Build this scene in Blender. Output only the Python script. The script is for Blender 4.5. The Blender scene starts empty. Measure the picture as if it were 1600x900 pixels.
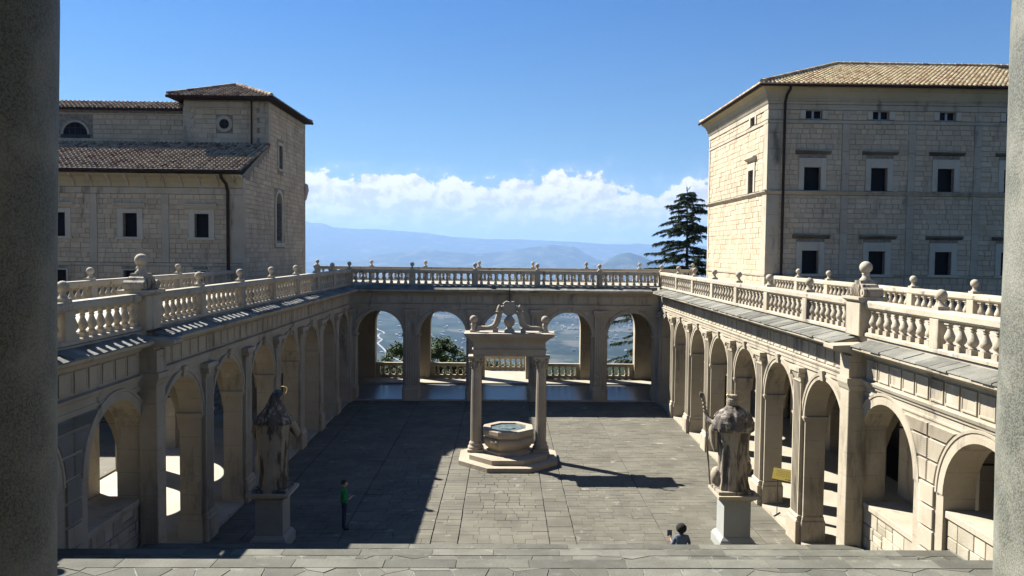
import bpy, bmesh, math, random
from mathutils import Vector, Matrix, noise
R = math.radians
SC = bpy.context.scene
COL = SC.collection
random.seed(7)

# ------------------------------------------------------------------ camera
def make_camera():
    yaw, pitch, roll = 0.0231, 0.0464, 0.0107
    cy, sy, cp, sp = math.cos(yaw), math.sin(yaw), math.cos(pitch), math.sin(pitch)
    fwd = Vector((sy * cp, cy * cp, -sp)); right = Vector((cy, -sy, 0)); down = fwd.cross(right)
    c, s = math.cos(roll), math.sin(roll)
    r2 = c * right - s * down; d2 = s * right + c * down
    m = Matrix((r2, -d2, -fwd)).transposed().to_4x4()
    m.translation = Vector((-0.0526, 0.0, 9.3978))
    cd = bpy.data.cameras.new("camera"); cam = bpy.data.objects.new("camera", cd); COL.objects.link(cam)
    cam.matrix_world = m
    cd.sensor_width = 36.0; cd.lens = 36.0 * 1241.64 / 1600.0
    cd.shift_x = -18.06 / 1600.0
    cd.clip_start = 0.1; cd.clip_end = 120000.0
    SC.camera = cam
make_camera()
SC.view_settings.view_transform = 'Standard'
SC.view_settings.look = 'None'
SC.view_settings.exposure = 1.75
SC.view_settings.gamma = 1.0
SC.cycles.use_denoising = True
SC.cycles.max_bounces = 8
SC.cycles.diffuse_bounces = 2
SC.cycles.volume_bounces = 0

# ------------------------------------------------------------------ sky and sun
TO_SUN = Vector((-0.84, 0.60, 1.0)).normalized()
SUN_EL = math.asin(TO_SUN.z); SUN_AZ = math.atan2(TO_SUN.x, TO_SUN.y)
def make_world():
    w = bpy.data.worlds.new("World"); SC.world = w; w.use_nodes = True
    nt = w.node_tree; N = nt.nodes; Lk = nt.links; N.clear()
    def nd(t, **k):
        n = N.new(t)
        for a, b in k.items(): setattr(n, a, b)
        return n
    def mth(op, a, b=None, c=None, clamp=False):
        n = nd('ShaderNodeMath', operation=op); n.use_clamp = clamp
        for i, v in enumerate((a, b, c)):
            if v is None: continue
            if isinstance(v, (int, float)): n.inputs[i].default_value = v
            else: Lk.new(v, n.inputs[i])
        return n.outputs[0]
    def mrange(v, a, b, c, d_):
        n = nd('ShaderNodeMapRange', interpolation_type='SMOOTHSTEP')
        Lk.new(v, n.inputs[0])
        for i, x in enumerate((a, b, c, d_)): n.inputs[i + 1].default_value = x
        return n.outputs[0]
    out = nd('ShaderNodeOutputWorld'); bg = nd('ShaderNodeBackground'); Lk.new(bg.outputs[0], out.inputs[0])
    bg.inputs[1].default_value = 0.05
    sky = nd('ShaderNodeTexSky', sky_type='NISHITA'); sky.sun_disc = False
    sky.sun_elevation = SUN_EL; sky.sun_rotation = SUN_AZ
    sky.altitude = 520.0; sky.air_density = 1.0; sky.dust_density = 0.6; sky.ozone_density = 2.5
    tc = nd('ShaderNodeTexCoord'); sp = nd('ShaderNodeSeparateXYZ'); Lk.new(tc.outputs['Generated'], sp.inputs[0])
    z = sp.outputs[2]
    def noise_at(off, scale, detail, rough):
        mp = nd('ShaderNodeMapping'); Lk.new(tc.outputs['Generated'], mp.inputs[0])
        mp.inputs['Location'].default_value = off; mp.inputs['Scale'].default_value = (1, 1, 1.35)
        n = nd('ShaderNodeTexNoise'); n.inputs['Scale'].default_value = scale
        n.inputs['Detail'].default_value = detail; n.inputs['Roughness'].default_value = rough
        Lk.new(mp.outputs[0], n.inputs['Vector']); return n.outputs[0]
    big = noise_at((3.1, 0.0, 0.2), 9.0, 2.0, 0.5)
    n1 = noise_at((0.0, 0.0, 0.0), 30.0, 9.0, 0.6)
    n2 = noise_at((-0.006, 0.003, 0.008), 30.0, 9.0, 0.6)
    # top edge of the cumulus bank, uneven
    edge = mth('ADD', mth('MULTIPLY', mth('SUBTRACT', big, 0.5), 0.06), 0.092)
    h = mth('SUBTRACT', edge, z)                                   # > 0 below the edge
    dens = mth('ADD', h, mth('MULTIPLY', mth('SUBTRACT', n1, 0.5), 0.085))
    mask = mrange(dens, 0.0, 0.007, 0.0, 1.0)
    wisp = mrange(dens, -0.02, 0.01, 0.0, 0.15)
    mask = mth('MAXIMUM', mask, wisp)
    above = mrange(z, -0.01, 0.02, 0.0, 1.0)
    relief = mth('MULTIPLY', mth('SUBTRACT', n1, n2), 6.5)
    lit = mrange(h, 0.075, 0.0, 0.0, 1.0)                          # bright heads, hazy feet
    t = mth('ADD', mth('MULTIPLY', lit, 0.62), mth('ADD', relief, 0.12), clamp=True)
    cm = nd('ShaderNodeMixRGB'); Lk.new(t, cm.inputs[0])
    cm.inputs[1].default_value = (5.5, 4.75, 4.3, 1); cm.inputs[2].default_value = (8.6, 7.6, 6.9, 1)
    mix = nd('ShaderNodeMixRGB'); Lk.new(mth('MULTIPLY', mask, mrange(h, 0.085, 0.02, 0.82, 0.97)), mix.inputs[0])
    tint = nd('ShaderNodeMixRGB', blend_type='MULTIPLY'); tint.inputs[0].default_value = 1.0; Lk.new(sky.outputs[0], tint.inputs[1]); tm = nd('ShaderNodeMixRGB'); Lk.new(mrange(z, 0.02, 0.42, 0.0, 1.0), tm.inputs[0]); tm.inputs[1].default_value = (0.29, 0.45, 0.54, 1); tm.inputs[2].default_value = (0.078, 0.37, 0.70, 1); Lk.new(tm.outputs[0], tint.inputs[2])
    Lk.new(tint.outputs[0], mix.inputs[1]); Lk.new(cm.outputs[0], mix.inputs[2])
    Lk.new(mix.outputs[0], bg.inputs[0])
make_world()
def make_sun():
    ld = bpy.data.lights.new("sun", 'SUN'); ld.energy = 5.0; ld.angle = R(0.5); ld.color = (1.0, 0.975, 0.92)
    o = bpy.data.objects.new("sun", ld); COL.objects.link(o)
    o.rotation_euler = TO_SUN.to_track_quat('Z', 'Y').to_euler(); o.location = (-60, 40, 80)
make_sun()

# ------------------------------------------------------------------ mesh helpers
WL = {}
def setp(o, label=None, cat=None, group=None, kind=None):
    if label: o['label'] = label
    if cat: o['category'] = cat
    if group: o['group'] = group
    if kind: o['kind'] = kind
    return o
def thing(name, loc, label, cat, group=None):
    o = bpy.data.objects.new(name, None); COL.objects.link(o); o.location = loc
    o.empty_display_size = 0.2
    WL[o.name] = Vector(loc); return setp(o, label, cat, group)
def link(name, me, parent, wloc):
    o = bpy.data.objects.new(name, me); COL.objects.link(o)
    wloc = Vector(wloc)
    if parent is not None:
        o.parent = parent; o.location = wloc - WL[parent.name]
    else: o.location = wloc
    WL[o.name] = wloc
    return o
def inst(name, me, parent, wloc, rotz=0.0, scale=None, kind=None, rot=None):
    o = link(name, me, parent, wloc)
    if rotz: o.rotation_euler = (0, 0, rotz)
    if rot: o.rotation_euler = rot
    if scale: o.scale = scale
    if kind: o['kind'] = kind
    return o
def ident(a, b, c): return (a, b, c)
class MB:
    def __init__(s, T=ident): s.v = []; s.f = []; s.m = []; s.s = []; s.T = T
    def add(s, vs, fs, smooth=False, mi=0):
        b = len(s.v); s.v += [s.T(*p) for p in vs]
        for f in fs: s.f.append(tuple(b + i for i in f)); s.s.append(smooth); s.m.append(mi)
    def box(s, x0, x1, y0, y1, z0, z1, mi=0):
        s.add([(x0, y0, z0), (x1, y0, z0), (x1, y1, z0), (x0, y1, z0), (x0, y0, z1), (x1, y0, z1), (x1, y1, z1), (x0, y1, z1)],
              [(0, 3, 2, 1), (4, 5, 6, 7), (0, 1, 5, 4), (1, 2, 6, 5), (2, 3, 7, 6), (3, 0, 4, 7)], mi=mi)
    def slab(s, x0, x1, y0, y1, z0, z1, b):
        """box whose face y0 has chamfered edges of width b"""
        s.add([(x0, y0 + b, z0), (x1, y0 + b, z0), (x1, y0 + b, z1), (x0, y0 + b, z1),
               (x0 + b, y0, z0 + b), (x1 - b, y0, z0 + b), (x1 - b, y0, z1 - b), (x0 + b, y0, z1 - b),
               (x0, y1, z0), (x1, y1, z0), (x1, y1, z1), (x0, y1, z1)],
              [(4, 5, 6, 7), (0, 1, 5, 4), (1, 2, 6, 5), (2, 3, 7, 6), (3, 0, 4, 7),
               (8, 9, 1, 0), (9, 10, 2, 1), (10, 11, 3, 2), (11, 8, 0, 3)])
    def top(s, x0, x1, y0, y1, z0, z1, b):
        """box whose top has chamfered edges"""
        s.add([(x0, y0, z0), (x1, y0, z0), (x1, y1, z0), (x0, y1, z0), (x0, y0, z1 - b), (x1, y0, z1 - b), (x1, y1, z1 - b), (x0, y1, z1 - b),
               (x0 + b, y0 + b, z1), (x1 - b, y0 + b, z1), (x1 - b, y1 - b, z1), (x0 + b, y1 - b, z1)],
              [(0, 1, 5, 4), (1, 2, 6, 5), (2, 3, 7, 6), (3, 0, 4, 7), (4, 5, 9, 8), (5, 6, 10, 9), (6, 7, 11, 10), (7, 4, 8, 11), (8, 9, 10, 11)])
    def lathe(s, prof, cx=0, cy=0, n=12, smooth=True, sq=None, ph=0.0):
        vs = []; fs = []
        for r, z in prof:
            for i in range(n):
                a = ph + 2 * math.pi * i / n; vs.append((cx + r * math.cos(a), cy + r * math.sin(a), z))
        for j in range(len(prof) - 1):
            for i in range(n):
                k = (i + 1) % n; fs.append((j * n + i, j * n + k, (j + 1) * n + k, (j + 1) * n + i))
        s.add(vs, fs, smooth)
        if prof[0][0] > 1e-4: s.add([vs[i] for i in range(n)], [tuple(range(n))[::-1]])
        if prof[-1][0] > 1e-4:
            b = (len(prof) - 1) * n; s.add([vs[b + i] for i in range(n)], [tuple(range(n))])
    def sphere(s, c, r, n=12, m=8, sz=1.0):
        pr = [(max(1e-5, r * math.sin(math.pi * j / m)), c[2] - sz * r * math.cos(math.pi * j / m)) for j in range(m + 1)]
        s.lathe(pr, c[0], c[1], n)
    def sweep(s, prof, a0, a1, closed=True):
        """profile of (d, z) points extruded along a"""
        n = len(prof); vs = [(a0, d, z) for d, z in prof] + [(a1, d, z) for d, z in prof]
        fs = [(i, (i + 1) % n, n + (i + 1) % n, n + i) for i in range(n if closed else n - 1)]
        if closed: fs += [tuple(range(n))[::-1], tuple(range(n, 2 * n))]
        s.add(vs, fs)
    def prism(s, poly, z0, z1):
        n = len(poly); vs = [(x, y, z0) for x, y in poly] + [(x, y, z1) for x, y in poly]
        s.add(vs, [(i, (i + 1) % n, n + (i + 1) % n, n + i) for i in range(n)] + [tuple(range(n))[::-1], tuple(range(n, 2 * n))])
    def tube(s, pts, rad, n=8, caps=True, smooth=True, flat=1.0):
        pts = [Vector(p) for p in pts]; N = len(pts)
        if isinstance(rad, (int, float)): rad = [rad] * N
        vs = []; up = Vector((0, 0, 1)); prev = None
        for i, p in enumerate(pts):
            t = (pts[min(i + 1, N - 1)] - pts[max(i - 1, 0)])
            t = t.normalized() if t.length > 1e-9 else Vector((0, 0, 1))
            if prev is None:
                ref = up if abs(t.z) < 0.9 else Vector((1, 0, 0)); u = t.cross(ref).normalized()
            else:
                u = prev - t * prev.dot(t); u = u.normalized() if u.length > 1e-6 else t.orthogonal().normalized()
            prev = u; w = t.cross(u)
            for k in range(n):
                a = 2 * math.pi * k / n; vs.append(tuple(p + rad[i] * (math.cos(a) * u + flat * math.sin(a) * w)))
        fs = [(i * n + k, i * n + (k + 1) % n, (i + 1) * n + (k + 1) % n, (i + 1) * n + k) for i in range(N - 1) for k in range(n)]
        s.add(vs, fs, smooth)
        if caps:
            s.add(vs[:n], [tuple(range(n))[::-1]]); s.add(vs[-n:], [tuple(range(n))])
    def arch_wall(s, a0, a1, d0, d1, z0, z1, arches, n=20):
        prev = a0
        for ac, r, zs, zb in sorted(arches):
            if ac - r > prev + 1e-4: s.box(prev, ac - r, d0, d1, z0, z1)
            if zb > z0: s.box(ac - r, ac + r, d0, d1, z0, zb)
            P = [(ac - r * math.cos(math.pi * i / n), zs + r * math.sin(math.pi * i / n)) for i in range(n + 1)]
            vs = []; fs = []
            for a, z in P: vs += [(a, d0, z), (a, d0, z1), (a, d1, z), (a, d1, z1)]
            for i in range(n):
                b = 4 * i; c = b + 4
                fs += [(b, c, c + 1, b + 1), (b + 2, b + 3, c + 3, c + 2), (b, b + 2, c + 2, c), (b + 1, c + 1, c + 3, b + 3)]
            s.add(vs, fs)
            prev = ac + r
        if a1 > prev + 1e-4: s.box(prev, a1, d0, d1, z0, z1)
    def rect_wall(s, a0, a1, d0, d1, z0, z1, ops):
        xs = sorted({a0, a1} | {min(max(v, a0), a1) for o in ops for v in o[:2]})
        for xa, xb in zip(xs, xs[1:]):
            if xb - xa < 1e-4: continue
            mid = (xa + xb) / 2; zz = z0
            for o in sorted([o for o in ops if o[0] < mid < o[1]], key=lambda o: o[2]):
                if o[2] > zz: s.box(xa, xb, d0, d1, zz, o[2])
                zz = max(zz, o[3])
            if z1 > zz: s.box(xa, xb, d0, d1, zz, z1)
    def ring(s, r_prof, n=20, a0=0.0, a1=math.pi):
        """(radius, d) profile swept round an arch centred on a=0, z=0"""
        m = len(r_prof); vs = []
        for i in range(n + 1):
            t = a0 + (a1 - a0) * i / n
            vs += [(-r * math.cos(t), d, r * math.sin(t)) for r, d in r_prof]
        s.add(vs, [(i * m + j, i * m + j + 1, (i + 1) * m + j + 1, (i + 1) * m + j) for i in range(n) for j in range(m - 1)], False)
    def mesh(s, name, mats):
        me = bpy.data.meshes.new(name); me.from_pydata(s.v, [], s.f); me.update()
        if not isinstance(mats, (list, tuple)): mats = [mats]
        for m in mats: me.materials.append(m)
        me.polygons.foreach_set('use_smooth', s.s)
        if any(s.m): me.polygons.foreach_set('material_index', s.m)
        bm = bmesh.new(); bm.from_mesh(me); bmesh.ops.recalc_face_normals(bm, faces=bm.faces); bm.to_mesh(me); bm.free()
        return me
    def build(s, name, mats, parent=None, kind=None, o=None):
        """vertices are in world space; the object's origin is its parent's (or o)"""
        org = Vector(o) if o is not None else (WL[parent.name] if parent is not None else Vector((0, 0, 0)))
        s.v = [(p[0] - org.x, p[1] - org.y, p[2] - org.z) for p in s.v]
        ob = link(name, s.mesh(name, mats), parent, org)
        if kind: ob['kind'] = kind
        return ob

# ------------------------------------------------------------------ materials
MATS = {}
def nodes_of(name):
    m = bpy.data.materials.new(name); m.use_nodes = True
    nt = m.node_tree; b = nt.nodes['Principled BSDF']; return m, nt, b
def mixc(nt, fac, c1, c2, mode='MIX'):
    n = nt.nodes.new('ShaderNodeMixRGB'); n.blend_type = mode
    for i, v in enumerate((fac, c1, c2)):
        if isinstance(v, (int, float)): n.inputs[i].default_value = v
        elif isinstance(v, (tuple, list)): n.inputs[i].default_value = (*v[:3], 1)
        else: nt.links.new(v, n.inputs[i])
    return n.outputs[0]
def ramp(nt, v, a, b, lo=0.0, hi=1.0):
    n = nt.nodes.new('ShaderNodeMapRange'); n.interpolation_type = 'SMOOTHSTEP'; nt.links.new(v, n.inputs[0])
    for i, x in enumerate((a, b, lo, hi)): n.inputs[i + 1].default_value = x
    return n.outputs[0]
def math_n(nt, op, a, b=None, clamp=False):
    n = nt.nodes.new('ShaderNodeMath'); n.operation = op; n.use_clamp = clamp
    for i, v in enumerate((a, b)):
        if v is None: continue
        if isinstance(v, (int, float)): n.inputs[i].default_value = v
        else: nt.links.new(v, n.inputs[i])
    return n.outputs[0]
def tnoise(nt, vec, scale, detail=4, rough=0.55, sc3=None):
    if sc3:
        mp = nt.nodes.new('ShaderNodeMapping'); mp.inputs['Scale'].default_value = sc3; nt.links.new(vec, mp.inputs[0]); vec = mp.outputs[0]
    n = nt.nodes.new('ShaderNodeTexNoise'); nt.links.new(vec, n.inputs['Vector'])
    n.inputs['Scale'].default_value = scale; n.inputs['Detail'].default_value = detail; n.inputs['Roughness'].default_value = rough
    return n.outputs[0]
def piece_random(nt):
    g = nt.nodes.new('ShaderNodeNewGeometry'); oi = nt.nodes.new('ShaderNodeObjectInfo')
    a = math_n(nt, 'ADD', g.outputs['Random Per Island'], oi.outputs['Random'])
    return math_n(nt, 'FRACT', a)
def stone(name, c1, c2, pale=None, stain=(0.05, 0.045, 0.04), stain_amt=0.5, rnd=0.0, bump=0.25, rough=0.85, courses=0.0, sc=0.7,
          stain_cut=(0.56, 0.72), streak=True, pale_cut=(0.58, 0.75), stain_scale=1.0, fine=22.0, warm=True):
    K = (0.665, 0.632, 0.575) if warm else (0.545, 0.54, 0.51)
    c1, c2, pale = [tuple(k * v for k, v in zip(K, c)) if c else None for c in (c1, c2, pale)]
    m, nt, b = nodes_of(name)
    g = nt.nodes.new('ShaderNodeNewGeometry'); pos = g.outputs['Position']
    col = mixc(nt, ramp(nt, tnoise(nt, pos, sc, 5, 0.6), 0.3, 0.7), c1, c2)
    if pale: col = mixc(nt, ramp(nt, tnoise(nt, pos, sc * 2.3, 6, 0.65, (1, 1, 1.2)), *pale_cut), col, pale)
    if rnd:
        r = piece_random(nt)
        col = mixc(nt, rnd, col, mixc(nt, r, (0.0, 0.0, 0.0), (1.0, 1.0, 1.0)), 'OVERLAY')
    if stain_amt:
        st = ramp(nt, tnoise(nt, pos, 1.6 * stain_scale, 6, 0.65, (1, 1, 0.22) if streak else (1, 1, 1)), *stain_cut, 0.0, stain_amt)
        col = mixc(nt, st, col, stain)
    f = tnoise(nt, pos, fine, 5, 0.65)
    col = mixc(nt, 0.18, col, mixc(nt, f, (0.1, 0.1, 0.1), (0.9, 0.9, 0.9)), 'OVERLAY')
    hgt = f
    if courses:
        sp = nt.nodes.new('ShaderNodeSeparateXYZ'); nt.links.new(pos, sp.inputs[0])
        fr = math_n(nt, 'FRACT', math_n(nt, 'DIVIDE', sp.outputs[2], courses))
        jl = ramp(nt, math_n(nt, 'ABSOLUTE', math_n(nt, 'SUBTRACT', fr, 0.5)), 0.0, 0.022, 1.0, 0.0)
        jl = math_n(nt, 'MULTIPLY', jl, ramp(nt, tnoise(nt, pos, 2.0, 2), 0.35, 0.6))
        col = mixc(nt, math_n(nt, 'MULTIPLY', jl, 0.55), col, (0.07, 0.06, 0.05))
        hgt = math_n(nt, 'SUBTRACT', f, jl)
    nt.links.new(col, b.inputs['Base Color']); b.inputs['Roughness'].default_value = rough
    bp = nt.nodes.new('ShaderNodeBump'); bp.inputs['Strength'].default_value = bump; bp.inputs['Distance'].default_value = 0.03
    nt.links.new(hgt, bp.inputs['Height']); nt.links.new(bp.outputs[0], b.inputs['Normal'])
    b.inputs['Specular IOR Level'].default_value = 0.25
    MATS[name] = m; return m
def plain(name, col, rough=0.6, metal=0.0, var=0.0, spec=0.4, scale=6.0):
    m, nt, b = nodes_of(name)
    b.inputs['Base Color'].default_value = (*col, 1); b.inputs['Roughness'].default_value = rough
    b.inputs['Metallic'].default_value = metal; b.inputs['Specular IOR Level'].default_value = spec
    if var:
        g = nt.nodes.new('ShaderNodeNewGeometry')
        f = ramp(nt, tnoise(nt, g.outputs['Position'], scale, 5, 0.6), 0.3, 0.7)
        nt.links.new(mixc(nt, f, tuple(c * (1 - var) for c in col), tuple(min(1, c * (1 + var)) for c in col)), b.inputs['Base Color'])
    MATS[name] = m; return m
TRAV = stone('travertine', (0.44, 0.39, 0.305), (0.53, 0.48, 0.39), pale=(0.60, 0.56, 0.48), stain_amt=0.7, courses=0.62, stain_cut=(0.52, 0.74))
TRIM = stone('travertine_trim', (0.45, 0.40, 0.315), (0.55, 0.50, 0.41), pale=(0.62, 0.58, 0.50), stain_amt=0.75, stain_cut=(0.52, 0.73))
WALLST = stone('wall_stone', (0.54, 0.445, 0.325), (0.63, 0.535, 0.405), pale=(0.66, 0.58, 0.46), stain_amt=0.5, rnd=0.11, bump=0.35)
WALLBED = plain('mortar_bed', (0.19, 0.163, 0.122), 0.95, var=0.3)
LEDGE = stone('ledge_stone', (0.15, 0.145, 0.125), (0.33, 0.32, 0.28), pale=(0.46, 0.45, 0.40), stain_amt=0.7, stain=(0.05, 0.05, 0.045), rnd=0.25, streak=False, bump=0.5, warm=False)
PAVE = stone('paving_stone', (0.158, 0.144, 0.113), (0.228, 0.21, 0.168), pale=(0.38, 0.35, 0.30), stain_amt=0.3, rnd=0.10, streak=False, bump=0.4, sc=0.6, pale_cut=(0.60, 0.70), warm=False)
PAVEBED = plain('paving_joint', (0.078, 0.07, 0.056), 0.95, var=0.8, scale=0.9)
STEPST = stone('step_stone', (0.145, 0.139, 0.112), (0.215, 0.208, 0.172), pale=(0.30, 0.29, 0.25), stain_amt=0.3, rnd=0.3, streak=False, bump=0.4, sc=1.2, warm=False)
STEPBED = plain('step_mortar', (0.15, 0.148, 0.128), 0.95, var=0.35)
FLOORM = stone('polished_floor', (0.22, 0.23, 0.25), (0.30, 0.31, 0.32), stain_amt=0.1, rough=0.3, bump=0.05, streak=False, warm=False)
FLOORW = stone('cloister_floor', (0.44, 0.41, 0.34), (0.52, 0.49, 0.42), stain_amt=0.15, rough=0.6, bump=0.1, streak=False)
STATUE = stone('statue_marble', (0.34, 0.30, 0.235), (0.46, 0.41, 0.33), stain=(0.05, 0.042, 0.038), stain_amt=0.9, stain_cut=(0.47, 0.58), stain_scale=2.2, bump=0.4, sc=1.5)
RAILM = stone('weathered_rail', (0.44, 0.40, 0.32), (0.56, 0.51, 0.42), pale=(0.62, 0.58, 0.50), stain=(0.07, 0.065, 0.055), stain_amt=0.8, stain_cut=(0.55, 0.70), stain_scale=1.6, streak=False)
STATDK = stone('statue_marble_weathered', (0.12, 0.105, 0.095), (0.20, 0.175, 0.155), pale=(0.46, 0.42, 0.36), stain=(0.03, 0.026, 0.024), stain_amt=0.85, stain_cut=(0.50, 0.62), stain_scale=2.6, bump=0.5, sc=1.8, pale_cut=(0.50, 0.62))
WTRIM = stone('window_trim', (0.55, 0.51, 0.43), (0.62, 0.585, 0.50), stain_amt=0.35)
PEDM = stone('pedestal_marble', (0.42, 0.43, 0.42), (0.50, 0.50, 0.47), stain_amt=0.25, bump=0.1, warm=False)
WELLM = stone('well_stone', (0.42, 0.365, 0.295), (0.51, 0.455, 0.375), pale=(0.62, 0.56, 0.48), stain_amt=0.4)
DARKST = stone('dark_weathered_stone', (0.10, 0.09, 0.075), (0.22, 0.20, 0.165), stain_amt=0.6, rnd=0.2, streak=False)
def granite():
    m, nt, b = nodes_of('granite'); g = nt.nodes.new('ShaderNodeNewGeometry'); pos = g.outputs['Position']
    n1 = ramp(nt, tnoise(nt, pos, 130.0, 3, 0.7), 0.38, 0.62); n2 = ramp(nt, tnoise(nt, pos, 60.0, 2, 0.6), 0.52, 0.66); n3 = tnoise(nt, pos, 4.0, 4)
    c = mixc(nt, n1, (0.042, 0.041, 0.029), (0.118, 0.12, 0.088)); c = mixc(nt, math_n(nt, 'MULTIPLY', n2, 0.6), c, (0.10, 0.105, 0.10))
    c = mixc(nt, ramp(nt, n3, 0.4, 0.7, 0.0, 0.3), c, (0.33, 0.31, 0.25))
    nt.links.new(c, b.inputs['Base Color']); b.inputs['Roughness'].default_value = 0.7
    bp = nt.nodes.new('ShaderNodeBump'); bp.inputs['Strength'].default_value = 0.3; bp.inputs['Distance'].default_value = 0.004
    nt.links.new(n1, bp.inputs['Height']); nt.links.new(bp.outputs[0], b.inputs['Normal']); return m
GRANITE = granite()
def tilemat(name, c1, c2, c3):
    m, nt, b = nodes_of(name); g = nt.nodes.new('ShaderNodeNewGeometry')
    r = piece_random(nt); c = mixc(nt, ramp(nt, r, 0.0, 0.6), c1, c2); c = mixc(nt, ramp(nt, r, 0.6, 1.0), c, c3)
    f = tnoise(nt, g.outputs['Position'], 3.0, 5, 0.65); c = mixc(nt, ramp(nt, f, 0.5, 0.75, 0, 0.5), c, (0.10, 0.085, 0.065))
    nt.links.new(c, b.inputs['Base Color']); b.inputs['Roughness'].default_value = 0.9; b.inputs['Specular IOR Level'].default_value = 0.15; return m
TILE_R = tilemat('clay_tile_pale', (0.36, 0.265, 0.14), (0.48, 0.38, 0.22), (0.27, 0.15, 0.08))
TILE_L = tilemat('clay_tile_brown', (0.23, 0.155, 0.10), (0.34, 0.265, 0.18), (0.14, 0.075, 0.05))
TILEBED = plain('tile_bed', (0.07, 0.045, 0.03), 0.95)
GUTTER = plain('brown_metal', (0.028, 0.017, 0.014), 0.8, 0.0, spec=0.15)
IRON = plain('iron', (0.03, 0.028, 0.025), 0.6, 0.3)
GLASSD = plain('dark_pane', (0.006, 0.006, 0.008), 0.5, spec=0.12)
WFRAME = plain('window_wood', (0.30, 0.32, 0.33), 0.6)
GOLD = plain('gilded_metal', (0.55, 0.38, 0.16), 0.35, 0.8)
COVEM = stone('cove_plaster', (0.46, 0.40, 0.27), (0.52, 0.46, 0.33), stain_amt=0.25)

# ------------------------------------------------------------------ frames: (a along, d into the wall, z)
class Frame:
    def __init__(s, kind, off):
        s.kind = kind; s.off = off
    def L(s, a, d, z):
        return {'R': (d, a, z), 'L': (-d, a, z), 'F': (a, d, z), 'B': (a, -d, z)}[s.kind]
    def W(s, a, d, z):
        p = s.L(a, d, z)
        return {'R': (p[0] + s.off, p[1], p[2]), 'L': (p[0] - s.off, p[1], p[2]), 'F': (p[0], p[1] + s.off, p[2]), 'B': (p[0], p[1] + s.off, p[2])}[s.kind]
    def S(s, la, ld, lz): return (ld, la, lz) if s.kind in 'RL' else (la, ld, lz)
P = 3.9163; YC = 23.667; WF = 9.6528; YF = 49.444; RAD = 1.475; ZS = 4.12
XO = 15.3; YO = 58.3
FR = {'R': Frame('R', WF), 'L': Frame('L', WF), 'F': Frame('F', YF)}

# ------------------------------------------------------------------ setting: ground, terrain
def valley_mat():
    m, nt, b = nodes_of('valley_ground'); g = nt.nodes.new('ShaderNodeNewGeometry'); pos = g.outputs['Position']
    v = nt.nodes.new('ShaderNodeTexVoronoi'); v.inputs['Scale'].default_value = 0.0042; v.distance = 'MANHATTAN'
    wv = tnoise(nt, pos, 0.002, 3); ad = nt.nodes.new('ShaderNodeVectorMath'); ad.operation = 'MULTIPLY_ADD'
    nn = nt.nodes.new('ShaderNodeTexNoise'); nn.inputs['Scale'].default_value = 0.003; nt.links.new(pos, nn.inputs['Vector'])
    nt.links.new(nn.outputs['Color'], ad.inputs[0]); ad.inputs[1].default_value = (260, 260, 0); nt.links.new(pos, ad.inputs[2])
    nt.links.new(ad.outputs[0], v.inputs['Vector'])
    sep = nt.nodes.new('ShaderNodeSeparateColor'); nt.links.new(v.outputs['Color'], sep.inputs[0])
    c = mixc(nt, sep.outputs[0], (0.010, 0.018, 0.013), (0.040, 0.050, 0.030))
    c = mixc(nt, ramp(nt, sep.outputs[1], 0.72, 0.8), c, (0.085, 0.078, 0.06))
    woods = ramp(nt, tnoise(nt, pos, 0.0035, 7, 0.65), 0.50, 0.58)
    c = mixc(nt, woods, c, (0.011, 0.018, 0.011))
    spk = ramp(nt, tnoise(nt, pos, 0.02, 4, 0.7), 0.56, 0.66); c = mixc(nt, math_n(nt, 'MULTIPLY', spk, 0.7), c, (0.012, 0.02, 0.011))
    nt.links.new(c, b.inputs['Base Color']); b.inputs['Roughness'].default_value = 0.95; b.inputs['Specular IOR Level'].default_value = 0.05
    return m
VALLEY = valley_mat()
ZV = -430.0
def lerp_prof(pr, x):
    if x <= pr[0][0]: return pr[0][1]
    for (a, b), (c, d) in zip(pr, pr[1:]):
        if x <= c: return b + (d - b) * (x - a) / (c - a)
    return pr[-1][1]
RIDGES = [  # distance, half depth, (direction x/y, elevation) profile
    (25000, 5200, [(-1.2, 0.030), (-0.6, 0.033), (-0.40, 0.037), (-0.252, 0.035), (-0.184, 0.0265), (-0.125, 0.0235), (-0.0724, 0.0195), (0.0, 0.0155), (0.1, 0.012), (0.25, 0.010), (0.5, 0.016), (1.2, 0.022)]),
    (17500, 2600, [(-1.2, -0.01), (-0.30, -0.018), (-0.2, -0.014), (-0.16, -0.006), (-0.12, -0.001), (-0.09, 0.0005), (-0.04, -0.0035), (0.0, -0.0005), (0.03, 0.005), (0.060, 0.0085), (0.085, 0.0075), (0.105, -0.003), (0.125, -0.012), (0.2, -0.02), (1.2, -0.01)]),
    (12000, 1500, [(-1.2, -0.03), (0.095, -0.034), (0.112, -0.018), (0.13, -0.007), (0.148, 0.0005), (0.157, 0.002), (0.168, -0.001), (0.18, -0.008), (0.20, -0.017), (0.225, -0.03), (1.2, -0.03)])]
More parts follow.
